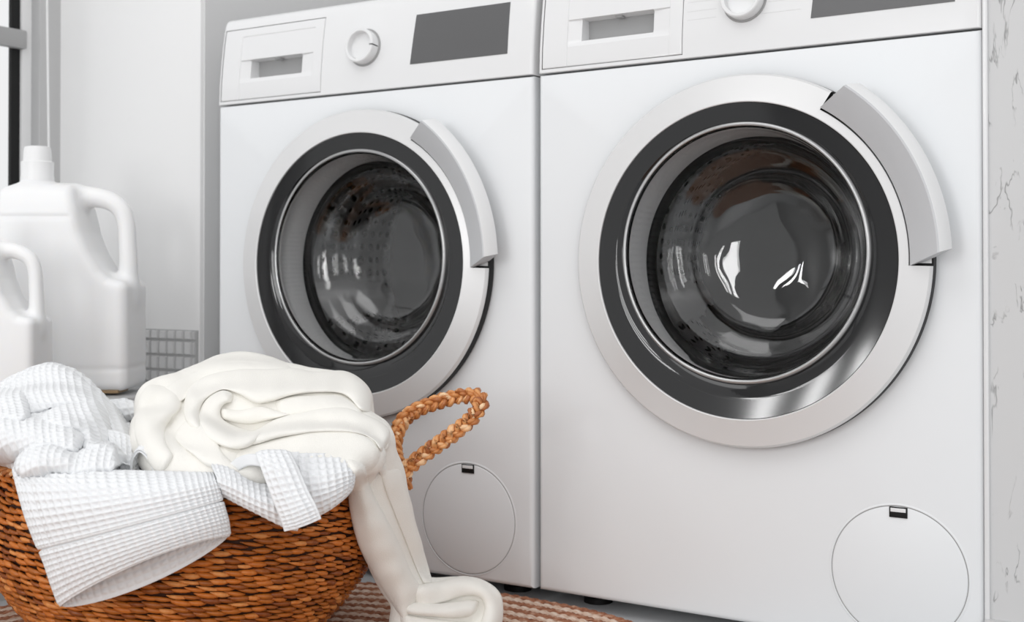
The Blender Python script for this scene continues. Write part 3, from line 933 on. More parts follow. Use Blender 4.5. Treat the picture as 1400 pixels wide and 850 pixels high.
# ------------------------------------------------------------------ jugs
def make_jug(name, px0, py0, d, label, sc=1.0, right_edge=False):
    """local jug frame in photo-pixel units at depth d: u right, w up, t towards camera"""
    s = d / F_PX * sc
    root = empty(name, (0, 0, 0))
    base = at(px0, py0, d)
    r_ = RT; f_ = np.array([-FWD[0], -FWD[1], 0]); f_ /= np.linalg.norm(f_)
    yaw = math.atan2(r_[1], r_[0])
    root.location = tuple(base); root.rotation_euler.z = yaw
    # local coordinates: x = right, y = away, z = up, metres.  pixel -> local
    q = lambda x, y: ((x - 98) * s, (532 - y) * s)
    S = SDF((-0.115 * sc, -0.075 * sc, -0.004), (0.12 * sc, 0.075 * sc, 0.35 * sc * (d / 1.9)), 0.0031 * sc)
    X, Y, Z = S.P[..., 0], S.P[..., 1], S.P[..., 2]
    def poly_sd(poly):
        P = np.array([q(*p) for p in poly]); n = len(P)
        dmin = np.full(X.shape, 9.0, np.float32); inside = np.zeros(X.shape, bool)
        for i in range(n):
            a, b_ = P[i], P[(i + 1) % n]; e = b_ - a
            wx, wz = X - a[0], Z - a[1]
            t = np.clip((wx * e[0] + wz * e[1]) / (e @ e), 0, 1)
            dmin = np.minimum(dmin, np.hypot(wx - e[0] * t, wz - e[1] * t))
            c = ((a[1] > Z) != (b_[1] > Z)) & (X < (b_[0] - a[0]) * (Z - a[1]) / (b_[1] - a[1] + 1e-12) + a[0])
            inside ^= c
        return np.where(inside, -dmin, dmin)
    rd = 13 * s
    body = poly_sd([(24, 268), (40, 263), (98, 266), (105, 290), (112, 322), (124, 352), (140, 378), (155, 392), (174, 396), (175, 518), (22, 518), (22, 300)])
    th = 50 * s
    # thickness eases in towards the shoulder
    hz = np.clip((Z - (532 - 300) * s) / (50 * s), 0, 1)
    thz = th * (1 - 0.35 * hz ** 2)
    dy = np.abs(Y) - (thz - rd)
    dd = np.sqrt(np.maximum(body, 0) ** 2 + np.maximum(dy, 0) ** 2) + np.minimum(np.maximum(body, dy), 0) - rd
    # shallow groove under the shoulder and above the foot
    for zc, amp, x_hi in ((298, 1.3, 112), (501, 1.1, 200)):
        w_ = np.exp(-((Z - (532 - zc) * s) / (3.0 * s)) ** 2) * (X < (x_hi - 98) * s)
        dd = dd + amp * s * w_ * 1.2
    S.D = dd.astype(np.float32)
    path = [q(88, 272), q(115, 269), q(142, 272), q(162, 283), q(171, 302), q(174, 335), q(175, 372), q(172, 405)]
    rad = [18, 15, 13, 12.5, 12, 12, 13, 16]
    S.tube([(x, 0, z) for x, z in path], [r * s for r in rad], k=0.016 * sc)
    S.tube([(q(50, 262)[0], 0, q(50, 262)[1]), (q(50, 250)[0], 0, q(50, 250)[1])], [26 * s, 17 * s], k=0.02 * sc)
    S.smax(-(Z - 0.0), 0.004)
    V, Fc = S.mesh()
    V, Nn, Fc = subdivide_mesh(V, Fc, 1)
    o = mesh_obj('jug_body', V, Fc, M['jug'], root, True)
    z0 = q(50, 252)[1]
    cp = lathe('cap', [(0.0, 0.0), (21.5 * s, 0.0), (22.5 * s, 3 * s), (21 * s, 14 * s), (21.5 * s, 30 * s), (20.6 * s, 31 * s), (18.6 * s, 32 * s), (17.6 * s, 48 * s), (16.5 * s, 51 * s), (14 * s, 52 * s), (0, 52.5 * s)],
               M['cap'], root, 64, (q(50, 0)[0], 0, z0), 'z')
    # stained foot strip
    bx = box('foot_strip', (q(95, 0)[0], -th * 0.9, -0.0015), (q(176, 0)[0], -th * 0.9 + 0.05, 0.0035), M['base_brown'], root, 0.001)
    return tag(root, label, 'jug')


make_jug('detergent_jug', 98, 532, 1.93, 'tall white plastic jug with ribbed screw cap and loop handle on the ledge')
make_jug('detergent_jug', -12, 552, 1.75, 'shorter white plastic jug cut off by the picture edge, only its loop handle showing', 0.80)


from mathutils.bvhtree import BVHTree


class Shells:
    """rounded cloth folds laid over a heap; every fold runs between two edge curves"""
    def __init__(s, V, Fc):
        s.V = [V]; s.F = [np.asarray(Fc)]; s.n = len(V)
        s.bvh = BVHTree.FromPolygons(V.tolist(), np.asarray(Fc).tolist())

    def depth(s, x, y, fb):
        r = at(x, y, 1.0) - CAM; l = np.linalg.norm(r)
        h = s.bvh.ray_cast(Vector(CAM), Vector(r / l))
        return h[3] / l if h[0] is not None else fb

    def fold(s, O, I, t=0.010, ends=(0.12, 0.12), off=0.0, skew=1.0, n=60, m=22, wr=1.0, fb=1.5):
        O = catmull(np.array(O, float), n); I = catmull(np.array(I, float), n)
        u = np.linspace(0, 1, n)
        e = np.clip(np.minimum(u / max(ends[0], 1e-3), (1 - u) / max(ends[1], 1e-3)), 0, 1)
        e = np.sqrt(1 - (1 - e) ** 2)
        th = np.linspace(0, PI, m); P = np.zeros((n, m, 3))
        D = np.zeros((n, m))
        XYs = np.zeros((n, m, 2))
        for i in range(n):
            for j in range(m):
                q = ((1 - math.cos(th[j])) / 2) ** skew
                XYs[i, j] = O[i] * (1 - q) + I[i] * q
                D[i, j] = s.depth(XYs[i, j, 0], XYs[i, j, 1], np.nan)
        # fill misses beyond the outline with the nearest known depth of the same row
        for i in range(n):
            ok = np.where(~np.isnan(D[i]))[0]
            D[i] = fb if not len(ok) else np.interp(np.arange(m), ok, D[i][ok])
        for _ in range(6):
            Dp = np.pad(D, ((1, 1), (1, 1)), 'edge')
            D = (Dp[1:-1, 1:-1] * 2 + Dp[:-2, 1:-1] + Dp[2:, 1:-1] + Dp[1:-1, :-2] + Dp[1:-1, 2:]) / 6
        for i in range(n):
            for j in range(m):
                x, y = XYs[i, j]
                h = t * math.sin(th[j]) ** 0.8 * e[i] * (1 + 0.10 * wr * math.sin(x / 8.5 + y / 13) * math.sin(y / 11 - x / 19))
                tuck = 0.016 * (1 - min(1, math.sin(th[j]) * 3)) + 0.014 * (1 - e[i])
                P[i, j] = at(x, y, D[i, j] + off - h + tuck)
        s.V.append(P.reshape(-1, 3)); s.F.append(grid_faces(n, m, off=s.n)); s.n += n * m


# ------------------------------------------------------------------ cream plush blanket
def K(px, d=1.4): return px * d / F_PX
def bd(py): return 1.30 + (655 - py) / 150 * 0.25
def bp3(pts, off=0.0): return [at(p[0], p[1], (bd(p[1]) if len(p) < 3 else p[2]) + off) for p in pts]


lo = np.array([-0.48, -0.56, 0.008]); hi = np.array([0.07, -0.06, 0.38])
S = SDF(lo, hi, 0.0034)
def T(pts, rad, k=0.006, off=0.0, flat=None):
    P_ = bp3(pts, off); rad = [rad] * len(P_) if np.isscalar(rad) else rad
    S.tube(P_, [K(r) for r in rad], k, flat)
# smooth heap: silhouette and volume
T([(232, 610), (300, 590), (380, 590), (450, 592), (490, 606)], [46, 62, 66, 60, 40], 0.03, 0.055)
T([(222, 562), (285, 542), (340, 540), (420, 548), (470, 556)], [36, 48, 52, 44, 36], 0.03, 0.038)
T([(290, 640), (400, 632), (472, 630)], [34, 36, 30], 0.03, 0.03)
T([(214, 545), (262, 526), (298, 505), (330, 500), (370, 505), (400, 518)], [18, 21, 22, 20, 19, 18], 0.02, 0.02)
T([(340, 522), (375, 524), (410, 525), (450, 525), (474, 528), (490, 542), (492, 556)], [16, 19, 19, 19, 18, 15, 13], 0.02, 0.012)
T([(400, 586), (440, 580), (475, 582), (502, 588), (520, 596), (525, 608)], [14, 18, 20, 18, 12, 8], 0.02, 0.01)
T([(470, 576), (498, 578), (521, 585), (528, 600)], [12, 13, 11, 8], 0.010, 0.02)
T([(200, 560), (212, 541), (232, 538), (244, 556), (236, 580), (215, 600)], [16, 19, 20, 20, 20, 22], 0.02, 0.0)
T([(197, 582), (205, 605), (222, 625), (240, 640)], [19, 26, 30, 26], 0.02, 0.0)
T([(245, 590), (268, 600), (290, 615), (312, 634)], [26, 30, 32, 28], 0.02, 0.0)
T([(258, 642), (300, 650), (335, 652)], [20, 20, 18], 0.02, 0.0)
T([(345, 626), (385, 618), (430, 616), (470, 616), (500, 624)], [26, 32, 34, 32, 27], 0.02, 0.004)
T([(360, 650), (420, 645), (475, 640)], [18, 20, 20], 0.02, 0.0)


# part hanging over the rim down to the rug
def H(pts, rad, k=0.008, flat=None):
    S.tube([at(*p) for p in pts], [r * p[2] / F_PX for r, p in zip(rad, pts)], k, flat)
VD = (at(530, 720, 1.0) - CAM) / np.linalg.norm(at(530, 720, 1.0) - CAM)
H([(505, 618, 1.410), (518, 650, 1.425), (528, 690, 1.440), (541, 735, 1.465), (553, 775, 1.495), (560, 800, 1.510)], [35, 35, 34, 33, 30, 26], 0.010, (VD, 2.6))
H([(484, 612, 1.395), (502, 640, 1.410), (504, 675, 1.412), (512, 715, 1.420), (524, 755, 1.440), (544, 792, 1.460), (568, 818, 1.47)], [25, 25, 25, 25, 26, 28, 30], 0.012, (VD, 1.8))
H([(495, 612, 1.40), (514, 614, 1.412)], [24, 18], 0.014)
# end rolled up on the rug
H([(560, 816, 1.475), (600, 812, 1.49), (636, 809, 1.50), (658, 820, 1.50), (664, 844, 1.49), (660, 872, 1.47)], [24, 22, 21, 21, 21, 22], 0.010)
H([(560, 848, 1.46), (600, 846, 1.465), (636, 838, 1.475)], [22, 22, 15], 0.012)
H([(556, 852, 1.455), (590, 872, 1.45), (632, 880, 1.445)], [22, 24, 22], 0.014)
RL = Relief(150, 720, 460, 900)
RL.groove([(246, 534), (249, 555), (243, 568), (230, 580), (224, 592)], 0.008, 7)
XX, YY = RL.X, RL.Y
RL.blur(6)
RL.H += 0.0007 * np.sin(XX / 17 + 2.2 * np.sin(YY / 27)) * np.sin(YY / 21 + 1.3 * np.sin(XX / 31))
S.D -= RL.sample(S.P).astype(np.float32)
carve_basket_wall(S)
# keep it above the rug and soften with slow noise
P = S.P
S.smax(-(P[..., 2] - 0.0150), 0.003)
V, Fc = S.mesh()
V, Nn, Fc = subdivide_mesh(V, Fc, 1)
SH = Shells(V, Fc)
# outer layer at the back
SH.fold([(205, 538), (262, 509), (296, 487), (330, 480), (370, 487), (404, 502)], [(215, 570), (262, 540), (296, 518), (330, 514), (370, 516), (404, 520)], 0.007, fb=1.57)
# left shoulder and flap
SH.fold([(246, 532), (249, 556), (236, 572), (226, 588), (228, 606), (240, 625)], [(205, 520), (186, 548), (183, 572), (184, 596), (196, 625), (222, 655)], 0.012)
SH.fold([(262, 570), (246, 582), (238, 596), (247, 609), (264, 622), (286, 642)], [(300, 575), (300, 592), (300, 605), (305, 618), (318, 632), (335, 652)], 0.010)
# broad smooth front
SH.fold([(318, 614), (350, 606), (400, 593), (433, 587), (475, 586), (505, 598), (528, 622)], [(300, 660), (350, 664), (400, 664), (440, 664), (470, 668), (486, 672), (500, 680)], 0.008, ends=(0.2, 0.1))
# inner swirl
SH.fold([(322, 538), (304, 533), (285, 542), (273, 558), (271, 578), (284, 599), (306, 611), (330, 614), (356, 604)], [(318, 550), (311, 551), (305, 555), (302, 563), (305, 572), (318, 580), (335, 586), (350, 588), (372, 580)], 0.016, wr=0.4)
SH.fold([(296, 556), (325, 560), (357, 555), (380, 561), (404, 567)], [(300, 572), (322, 578), (342, 580), (364, 575), (390, 569)], 0.010)
# hollow bulge under the lip
SH.fold([(372, 548), (400, 541), (430, 540), (462, 541), (480, 548), (498, 564)], [(376, 568), (402, 568), (430, 566), (460, 562), (480, 564), (502, 574)], 0.008)
# long lip running to the handle
SH.fold([(318, 596), (346, 589), (379, 571), (414, 562), (447, 556), (474, 556), (498, 565), (521, 576), (533, 588), (532, 606)], [(322, 612), (350, 608), (375, 600), (402, 595), (433, 591), (473, 591), (497, 595), (510, 602), (516, 610), (522, 620)], 0.016, ends=(0.25, 0.1), wr=0.6)
# arch turning into the upper lip
SH.fold([(262, 592), (251, 566), (253, 543), (261, 526), (284, 512), (325, 504), (365, 503), (400, 502), (430, 507), (472, 507), (498, 522), (510, 543), (506, 566)],
        [(278, 590), (273, 572), (276, 555), (286, 543), (306, 533), (328, 540), (350, 552), (372, 549), (398, 541), (426, 537), (461, 537), (478, 545), (492, 562)], 0.020, ends=(0.08, 0.05), n=110, wr=0.7)
# strip hanging outside the basket
SH.fold([(500, 632), (502, 650), (512, 676), (528, 706), (548, 746), (562, 780), (580, 806)], [(470, 620), (476, 660), (477, 692), (488, 740), (508, 782), (530, 818), (556, 856)], 0.020, ends=(0.10, 0.12), fb=1.42)
SH.fold([(545, 626), (558, 675), (573, 730), (586, 775), (592, 798)], [(516, 640), (530, 680), (552, 735), (568, 775), (580, 800)], 0.006, ends=(0.2, 0.05), fb=1.5)
# rolled end
SH.fold([(548, 806), (575, 798), (604, 793), (632, 787), (662, 793), (684, 811), (688, 840), (682, 874)], [(570, 836), (590, 828), (612, 822), (636, 815), (655, 817), (662, 829), (658, 846), (648, 872)], 0.014, ends=(0.15, 0.1))
SH.fold([(540, 826), (575, 822), (600, 824), (622, 822), (642, 819), (657, 822)], [(548, 838), (576, 842), (602, 844), (622, 845), (640, 843), (652, 836)], 0.014)
SH.fold([(540, 836), (576, 842), (618, 847), (648, 850), (664, 858)], [(552, 880), (590, 894), (630, 898), (650, 896), (668, 890)], 0.008)
V = np.vstack(SH.V); V[:, 2] = np.maximum(V[:, 2], 0.0145)
Fc = np.vstack(SH.F)
bl = mesh_obj('plush_blanket', V, Fc, M['plush'])
bl.data.update()
tag(bl, 'cream plush blanket heaped in the basket, one end trailing down to the rug', 'blanket')


# ------------------------------------------------------------------ white waffle robe
CELL = 0.0069
def waffle_h(U, V_):
    a = np.abs(np.sin(PI * U / CELL)); b = np.abs(np.sin(PI * V_ / CELL))
    ru = (1 - a) ** 1.05; rv = (1 - b) ** 1.05
    h = 1 - (1 - ru) * (1 - rv)
    return h


def sheet_mesh(name, P_, U, V_, material, parent, amp=0.0033, thick=0.0022, closed=False, mod=None, hem=0.004):
    """P_ (n, m, 3) dense positions; displaced by the waffle pattern; solid"""
    n, m_ = P_.shape[:2]
    du = np.gradient(P_, axis=0)
    if closed:
        dv = (np.roll(P_, -1, 1) - np.roll(P_, 1, 1)) / 2
    else: dv = np.gradient(P_, axis=1)
    Nn = np.cross(du, dv); Nn /= np.linalg.norm(Nn, axis=2)[..., None] + 1e-12
    h = waffle_h(U, V_)
    edge = np.ones_like(h)
    if hem:
        Lu = U.max(axis=0, keepdims=True) - U; edge = np.minimum(edge, np.clip(np.minimum(U, Lu) / hem - 0.4, 0, 1))
        if not closed:
            Lv = V_.max(axis=1, keepdims=True) - V_; edge = np.minimum(edge, np.clip(np.minimum(V_, Lv) / hem - 0.4, 0, 1))
    h = h * edge + 0.55 * (1 - edge)
    disp = amp * h
    if mod is not None: disp = mod(U, V_, disp)
    sgn = 1.0
    c = Nn.reshape(-1, 3).mean(0)
    if not closed and c @ FWD > 0: sgn = -1.0
    if closed:
        ctr = P_.mean(axis=1, keepdims=True)
        if ((P_ - ctr) * Nn).sum() < 0: sgn = -1.0
    A = P_ + sgn * Nn * disp[..., None]
    B = P_ - sgn * Nn * (thick - 0.6 * disp[..., None])
    V = np.vstack([A.reshape(-1, 3), B.reshape(-1, 3)])
    f1 = grid_faces(n, m_, cv=closed); f2 = grid_faces(n, m_, cv=closed, off=n * m_)[:, ::-1]
    if sgn < 0: f1 = f1[:, ::-1]; f2 = f2[:, ::-1]
    Fc = f1.tolist() + f2.tolist()
    O = n * m_
    def wall(seq, flip=False):
        for a_, b_ in zip(seq[:-1], seq[1:]):
            q_ = [a_, b_, b_ + O, a_ + O]; Fc.append(q_[::-1] if flip else q_)
    rr_ = [j for j in range(m_)] + ([0] if closed else [])
    wall(rr_); wall([(n - 1) * m_ + j for j in rr_], True)
    if not closed:
        wall([i * m_ for i in range(n)], True); wall([i * m_ + m_ - 1 for i in range(n)])
    o = mesh_obj(name, V, Fc, material, parent, True)
    return o


def patch(name, ctrl, parent, material=None, res=0.00095, amp=0.0033, thick=0.0022, mod=None, hem=0.004, flipuv=False):
    """ctrl: rows of (px, py, depth)"""
    C_ = np.array([[at(*p) for p in row] for row in ctrl])
    nr, nc = C_.shape[:2]
    L1 = np.mean([np.linalg.norm(np.diff(C_[:, j], axis=0), axis=1).sum() for j in range(nc)])
    L2 = np.mean([np.linalg.norm(np.diff(C_[i], axis=0), axis=1).sum() for i in range(nr)])
    n1, n2 = int(L1 / res) + 2, int(L2 / res) + 2
    A = np.stack([catmull(C_[:, j], n1) for j in range(nc)], 1)
    B = np.stack([catmull(A[i], n2) for i in range(n1)], 0)
    U = np.repeat(np.linspace(0, L1, n1)[:, None], n2, 1); V_ = np.repeat(np.linspace(0, L2, n2)[None], n1, 0)
    return sheet_mesh(name, B, U, V_, material or M['waffle'], parent, amp, thick, mod=mod, hem=hem)


robe = empty('waffle_bathrobe', (0, 0, 0))
tag(robe, 'white waffle-weave bathrobe lying in the basket, one sleeve hanging over its rim', 'bathrobe')
# body of the robe: heaped folds with waffle relief
S = SDF((-0.66, -0.62, 0.17), (-0.20, -0.18, 0.37), 0.0042)
def R(pts, rad, k=0.006, flat=None):
    S.tube([at(*p) for p in pts], [r * p[2] / F_PX for r, p in zip(rad, pts)], k, flat)
R([(-60, 600, 1.43), (30, 585, 1.43), (90, 585, 1.43), (135, 608, 1.42)], [40, 52, 54, 36], 0.03)
R([(-50, 556, 1.45), (0, 548, 1.46), (35, 531, 1.465), (66, 521, 1.47), (96, 528, 1.47), (126, 556, 1.465), (152, 586, 1.45), (170, 614, 1.43)], [20, 22, 23, 23, 22, 21, 19, 16], 0.02)
R([(60, 640, 1.36), (100, 640, 1.36), (150, 645, 1.36)], [34, 34, 30], 0.03)
R([(-50, 600, 1.37), (20, 600, 1.37), (90, 604, 1.37)], [32, 32, 26], 0.03)
R([(40, 636, 1.325), (64, 628, 1.33), (98, 634, 1.335), (130, 628, 1.34), (146, 622, 1.345)], [18, 22, 20, 20, 16], 0.014)
R([(60, 646, 1.32), (150, 650, 1.33), (200, 656, 1.33), (270, 660, 1.33)], [16, 18, 14, 14], 0.012)
R([(135, 640, 1.40), (170, 640, 1.40), (215, 645, 1.40)], [30, 32, 26], 0.01)
R([(150, 594, 1.43), (172, 618, 1.41), (184, 645, 1.39)], [14, 18, 18], 0.01)
R([(146, 562, 1.50), (170, 562, 1.50), (188, 568, 1.50)], [14, 15, 14], 0.008)
carve_basket_wall(S)
V, Fc = S.mesh()
V, Nn, Fc = subdivide_mesh(V, Fc, 2)
e1 = RT; e2 = UP * 0.85 + FWD * 0.53; 
rot = 0.35
ua = V @ (e1 * math.cos(rot) + e2 * math.sin(rot)); va = V @ (-e1 * math.sin(rot) + e2 * math.cos(rot))
ua = ua + 0.010 * np.sin(va * 22); va = va + 0.012 * np.sin(ua * 16 + 1)
SH = Shells(V, Fc)
V = V + Nn * (0.0021 * waffle_h(ua, va))[:, None]
kw = dict(n=300, m=70, wr=0.5)
SH.fold([(-45, 548), (0, 531), (30, 511), (65, 497), (95, 505), (125, 529), (155, 557), (186, 592), (198, 625)], [(-45, 580), (0, 575), (40, 566), (75, 558), (100, 562), (118, 574), (132, 596), (140, 620), (150, 650)], 0.014, ends=(0.05, 0.1), fb=1.47, **kw)
SH.fold([(150, 556), (168, 546), (188, 552)], [(160, 580), (176, 576), (190, 578)], 0.008, n=90, m=50, fb=1.50)
SH.fold([(42, 574), (80, 556), (112, 550), (132, 547), (146, 564), (153, 590), (158, 620), (160, 652)], [(52, 592), (84, 590), (100, 592), (108, 596), (112, 604), (116, 616), (120, 632), (126, 652)], 0.036, ends=(0.2, 0.05), **kw)
SH.fold([(-55, 532), (0, 531), (28, 534), (38, 549), (41, 574)], [(-55, 572), (-20, 574), (2, 576), (14, 580), (24, 586)], 0.032, ends=(0.05, 0.15), n=200, m=70, wr=0.5)
SH.fold([(-55, 572), (0, 570), (38, 570), (66, 575), (84, 578), (106, 584), (120, 600)], [(-55, 632), (0, 634), (24, 628), (45, 618), (66, 614), (84, 618), (106, 626)], 0.040, ends=(0.05, 0.12), **kw)
SH.fold([(19, 650), (24, 624), (40, 611), (62, 604), (78, 607), (100, 617), (122, 611), (148, 602), (158, 612)], [(30, 660), (50, 660), (75, 660), (90, 660), (105, 660), (120, 660), (135, 660), (150, 660), (170, 656)], 0.048, ends=(0.06, 0.08), **kw)
Vs, Fs = [V], [Fc]; off = len(V)
for Vk, Fk in zip(SH.V[1:], SH.F[1:]):
    Fk = Fk - Fk.min()
    me = bpy.data.meshes.new('t'); me.from_pydata(Vk.tolist(), [], Fk.tolist()); me.update()
    nk = np.empty(len(Vk) * 3); me.vertex_normals.foreach_get('vector', nk); nk = nk.reshape(-1, 3); bpy.data.meshes.remove(me)
    if (nk @ FWD).mean() > 0: nk = -nk; Fk = Fk[:, ::-1]
    ua = Vk @ (e1 * math.cos(rot) + e2 * math.sin(rot)); va = Vk @ (-e1 * math.sin(rot) + e2 * math.cos(rot))
    ua = ua + 0.010 * np.sin(va * 22); va = va + 0.012 * np.sin(ua * 16 + 1)
    Vs.append(Vk + nk * (0.0021 * waffle_h(ua, va))[:, None]); Fs.append(Fk + off); off += len(Vk)
mesh_obj('robe_body', np.vstack(Vs), np.vstack(Fs), M['waffle'], robe)

# sleeve: flattened tube hanging over the rim with an open cuff
rings = [  # L, R, mid depth, half thickness, bow front, bow back, L depth add, R depth add
    ((70, 668), (270, 668), 1.350, 0.008, 0, 0),
    ((40, 650), (284, 654), 1.330, 0.014, 0, 0),
    ((22, 640), (291, 648), 1.295, 0.016, 2, 0),
    ((24, 656), (295, 652), 1.262, 0.018, 6, 0),
    ((36, 700), (296, 660), 1.243, 0.018, 4, 4),
    ((50, 738), (300, 678), 1.238, 0.018, 2, 6),
    ((62, 765), (304, 694), 1.236, 0.018, 0, 8),
    ((72, 795), (309, 712), 1.236, 0.018, -5, 12),
    ((84, 828), (312, 733), 1.240, 0.017, -15, 20),
]
# the seam runs from (62,765) to (296,664): shear the rings so that they run parallel to it
nth = 40
C_ = []
for (Lp, Rp, dm, ht, bf, bb) in rings:
    row = []
    for j in range(nth):
        th = 2 * PI * j / nth
        t = (1 - math.cos(th)) / 2
        s_ = math.sin(th)
        x = Lp[0] + (Rp[0] - Lp[0]) * t; y = Lp[1] + (Rp[1] - Lp[1]) * t
        y += (bf if s_ > 0 else bb) * abs(s_) ** 1.5
        dpt = dm - ht * np.sign(s_) * abs(s_) ** 0.7 + 0.035 * (0.5 - t) * 0.0
        # front follows the round basket: ends recede
        dpt += 0.018 * (2 * t - 1) ** 2
        row.append(at(x, y, dpt))
    C_.append(row)
C_ = np.array(C_)
L1 = np.mean([np.linalg.norm(np.diff(C_[:, j], axis=0), axis=1).sum() for j in range(nth)])
per = np.linalg.norm(np.roll(C_[6], -1, 0) - C_[6], axis=1).sum()
ncell = round(per / CELL); 
n1, n2 = int(L1 / 0.00092), int(per / 0.00092)
A = np.stack([catmull(C_[:, j], n1) for j in range(nth)], 1)
B_ = np.stack([catmull_closed(A[i], n2) for i in range(n1)], 0)
Uc = np.repeat((np.linspace(0, L1, n1))[:, None], n2, 1); Vc = np.repeat((np.arange(n2) / n2 * ncell * CELL)[None], n1, 0)
seamU = L1 * (5.35 / 8)
sideV = 0.5 * 0.30 * ncell * CELL * 0.55
def seam_mod(U, V_, disp):
    w_ = np.exp(-((U - seamU) / 0.0016) ** 2); g_ = np.exp(-((U - seamU - 0.0032) / 0.0011) ** 2)
    d_ = disp * (1 - w_) * (1 - g_) + 0.0026 * w_ - 0.0012 * g_
    w2 = np.exp(-((V_ - sideV) / 0.0012) ** 2)
    return d_ * (1 - w2) + 0.0002 * w2
sl = sheet_mesh('sleeve', B_, Uc, Vc, M['waffle'], robe, closed=True, mod=seam_mod, hem=0.003)

# gathered front panel to the right of the sleeve
patch('robe_front', [
    [(288, 634, 1.300), (312, 640, 1.305), (345, 662, 1.305), (378, 664, 1.305), (425, 656, 1.300)],
    [(291, 640, 1.272), (315, 646, 1.275), (345, 663, 1.276), (378, 668, 1.279), (420, 668, 1.279)],
    [(297, 656, 1.256), (320, 666, 1.252), (348, 681, 1.252), (380, 690, 1.255), (414, 694, 1.262)],
    [(301, 672, 1.262), (324, 684, 1.258), (352, 698, 1.256), (384, 714, 1.260), (408, 722, 1.266)],
    [(303, 672, 1.282), (326, 684, 1.280), (354, 698, 1.278), (386, 712, 1.280), (408, 720, 1.284)]], robe)
patch('robe_front', [
    [(372, 630, 1.350), (408, 628, 1.350), (442, 630, 1.355), (466, 634, 1.355), (476, 642, 1.350)],
    [(378, 624, 1.318), (408, 622, 1.318), (442, 622, 1.322), (468, 625, 1.325), (480, 636, 1.325)],
    [(384, 650, 1.282), (412, 648, 1.278), (446, 646, 1.280), (473, 643, 1.292), (485, 645, 1.305)],
    [(390, 684, 1.268), (418, 680, 1.262), (448, 672, 1.268), (474, 660, 1.284), (484, 654, 1.298)],
    [(404, 718, 1.268), (424, 706, 1.266), (450, 692, 1.272), (470, 677, 1.284), (482, 664, 1.298)],
    [(406, 716, 1.286), (426, 704, 1.284), (450, 690, 1.290), (470, 675, 1.300), (480, 663, 1.310)]], robe)
# belt end lying over it
patch('belt', [
    [(352, 628, 1.318), (366, 624, 1.318), (382, 622, 1.318), (398, 623, 1.318)],
    [(350, 621, 1.285), (365, 619, 1.284), (381, 619, 1.284), (397, 620, 1.286)],
    [(360, 645, 1.262), (374, 641, 1.256), (390, 640, 1.256), (408, 642, 1.262)],
    [(373, 680, 1.246), (388, 677, 1.240), (404, 674, 1.240), (421, 671, 1.246)],
    [(384, 708, 1.238), (400, 704, 1.232), (416, 698, 1.232), (432, 692, 1.238)],
    [(390, 726, 1.236), (406, 722, 1.231), (423, 716, 1.231), (439, 709, 1.236)]], robe)
# smooth reverse side of the belt arching back
patch('belt_reverse', [
    [(300, 652, 1.300), (318, 630, 1.292), (336, 621, 1.286), (356, 620, 1.284)],
    [(318, 655, 1.296), (328, 642, 1.288), (342, 636, 1.280), (362, 638, 1.272)]], robe, M['smooth_cotton'], amp=0.0, res=0.003)
patch('robe_front', [
    [(146, 588, 1.375), (166, 592, 1.378), (186, 602, 1.382)],
    [(152, 618, 1.350), (168, 621, 1.352), (186, 630, 1.355)],
    [(152, 660, 1.335), (170, 660, 1.335), (200, 662, 1.335)]], robe)
patch('shaded_gap_fill', [  # flat grey patch, shade of the robe's inside painted below the belt arch
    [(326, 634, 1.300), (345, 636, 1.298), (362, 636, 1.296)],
    [(332, 652, 1.292), (350, 656, 1.290), (370, 658, 1.288)]], robe, mat('gap_shade_grey', (0.42, 0.42, 0.425), 0.8), amp=0.0, res=0.003)
# belt loop standing up behind the sleeve
patch('belt_loop', [
    [(180, 645, 1.330), (181, 628, 1.325), (190, 617, 1.320), (203, 628, 1.315), (213, 652, 1.315)],
    [(186, 645, 1.345), (189, 618, 1.342), (202, 608, 1.338), (218, 622, 1.333), (227, 652, 1.330)],
    [(192, 640, 1.360), (196, 612, 1.360), (213, 603, 1.356), (229, 618, 1.350), (239, 650, 1.345)]], robe)

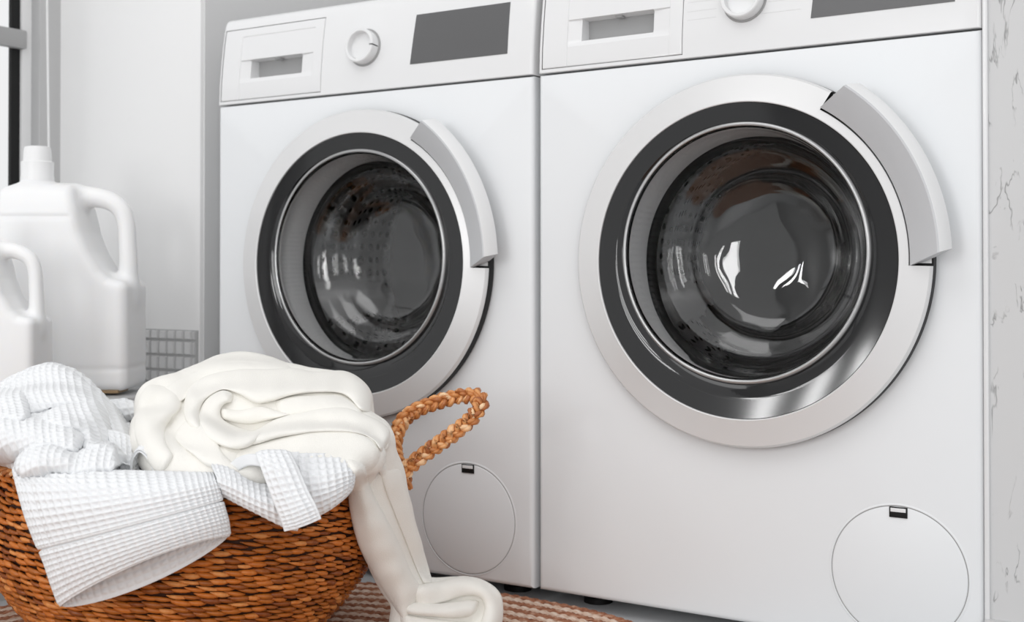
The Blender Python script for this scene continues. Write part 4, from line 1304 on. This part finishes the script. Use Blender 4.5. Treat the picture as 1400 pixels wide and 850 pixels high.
# ------------------------------------------------------------------ light
w = bpy.data.worlds.new('World'); scn.world = w; w.use_nodes = True
bg = w.node_tree.nodes['Background']
N = w.node_tree.nodes; L = w.node_tree.links
tc = N.new('ShaderNodeTexCoord'); sp = N.new('ShaderNodeSeparateXYZ'); L.new(tc.outputs['Generated'], sp.inputs[0])
r = ramp(N, [(0.25, (0.80, 0.82, 0.84)), (0.46, (0.88, 0.89, 0.90)), (0.75, (1.0, 1.0, 1.01))])
mr = N.new('ShaderNodeMapRange'); mr.inputs['From Min'].default_value = -1; L.new(sp.outputs['Z'], mr.inputs['Value'])
L.new(mr.outputs['Result'], r.inputs['Fac']); L.new(r.outputs['Color'], bg.inputs['Color'])
bg.inputs['Strength'].default_value = 0.89


def area(name, loc, target, size, size_y, power, col=(1, 1, 1)):
    l = bpy.data.lights.new(name, 'AREA'); l.shape = 'RECTANGLE'; l.size = size; l.size_y = size_y; l.energy = power; l.color = col
    o = bpy.data.objects.new(name, l); COL.objects.link(o); o.location = loc
    o.rotation_euler = (Vector(target) - Vector(loc)).to_track_quat('-Z', 'Y').to_euler()
    return o


area('overhead_fill', (-0.2, -1.6, 2.3), (-0.1, -0.2, 0.4), 1.2, 1.2, 8)  # added soft fill from overhead, no lamp fixture is built there
for k_ in range(3):
    area('rear_fill_light', (-0.33 + 0.27 * k_, -3.1, 0.9), (0.2, 0.0, 0.3), 0.13, 1.1, 4.2)  # added fill bars behind the camera, no window is built there
for k_ in range(2):
    area('side_fill_light', (1.9 + 0.5 * k_, -2.7, 1.0), (0.2, 0.0, 0.3), 0.2, 1.3, 4.5)  # added fill strips out of view, no window stands there
for k_ in range(3):
    area('window_streak_light', (-0.95 + 0.10 * k_, -2.5, 0.72), (0.2, 0.0, 0.4), 0.035, 0.24, 0.55)  # window mirrored in the door ring, cut to narrow bars for its streaks

vs = scn.view_settings
scn.display_settings.display_device = 'sRGB'
vs.view_transform = 'Standard'; vs.look = 'None'; vs.gamma = 1; vs.use_curve_mapping = False
vs.exposure = 0.08
scn.cycles.max_bounces = 16
scn.cycles.transmission_bounces = 14
scn.cycles.glossy_bounces = 12
scn.cycles.use_denoising = True
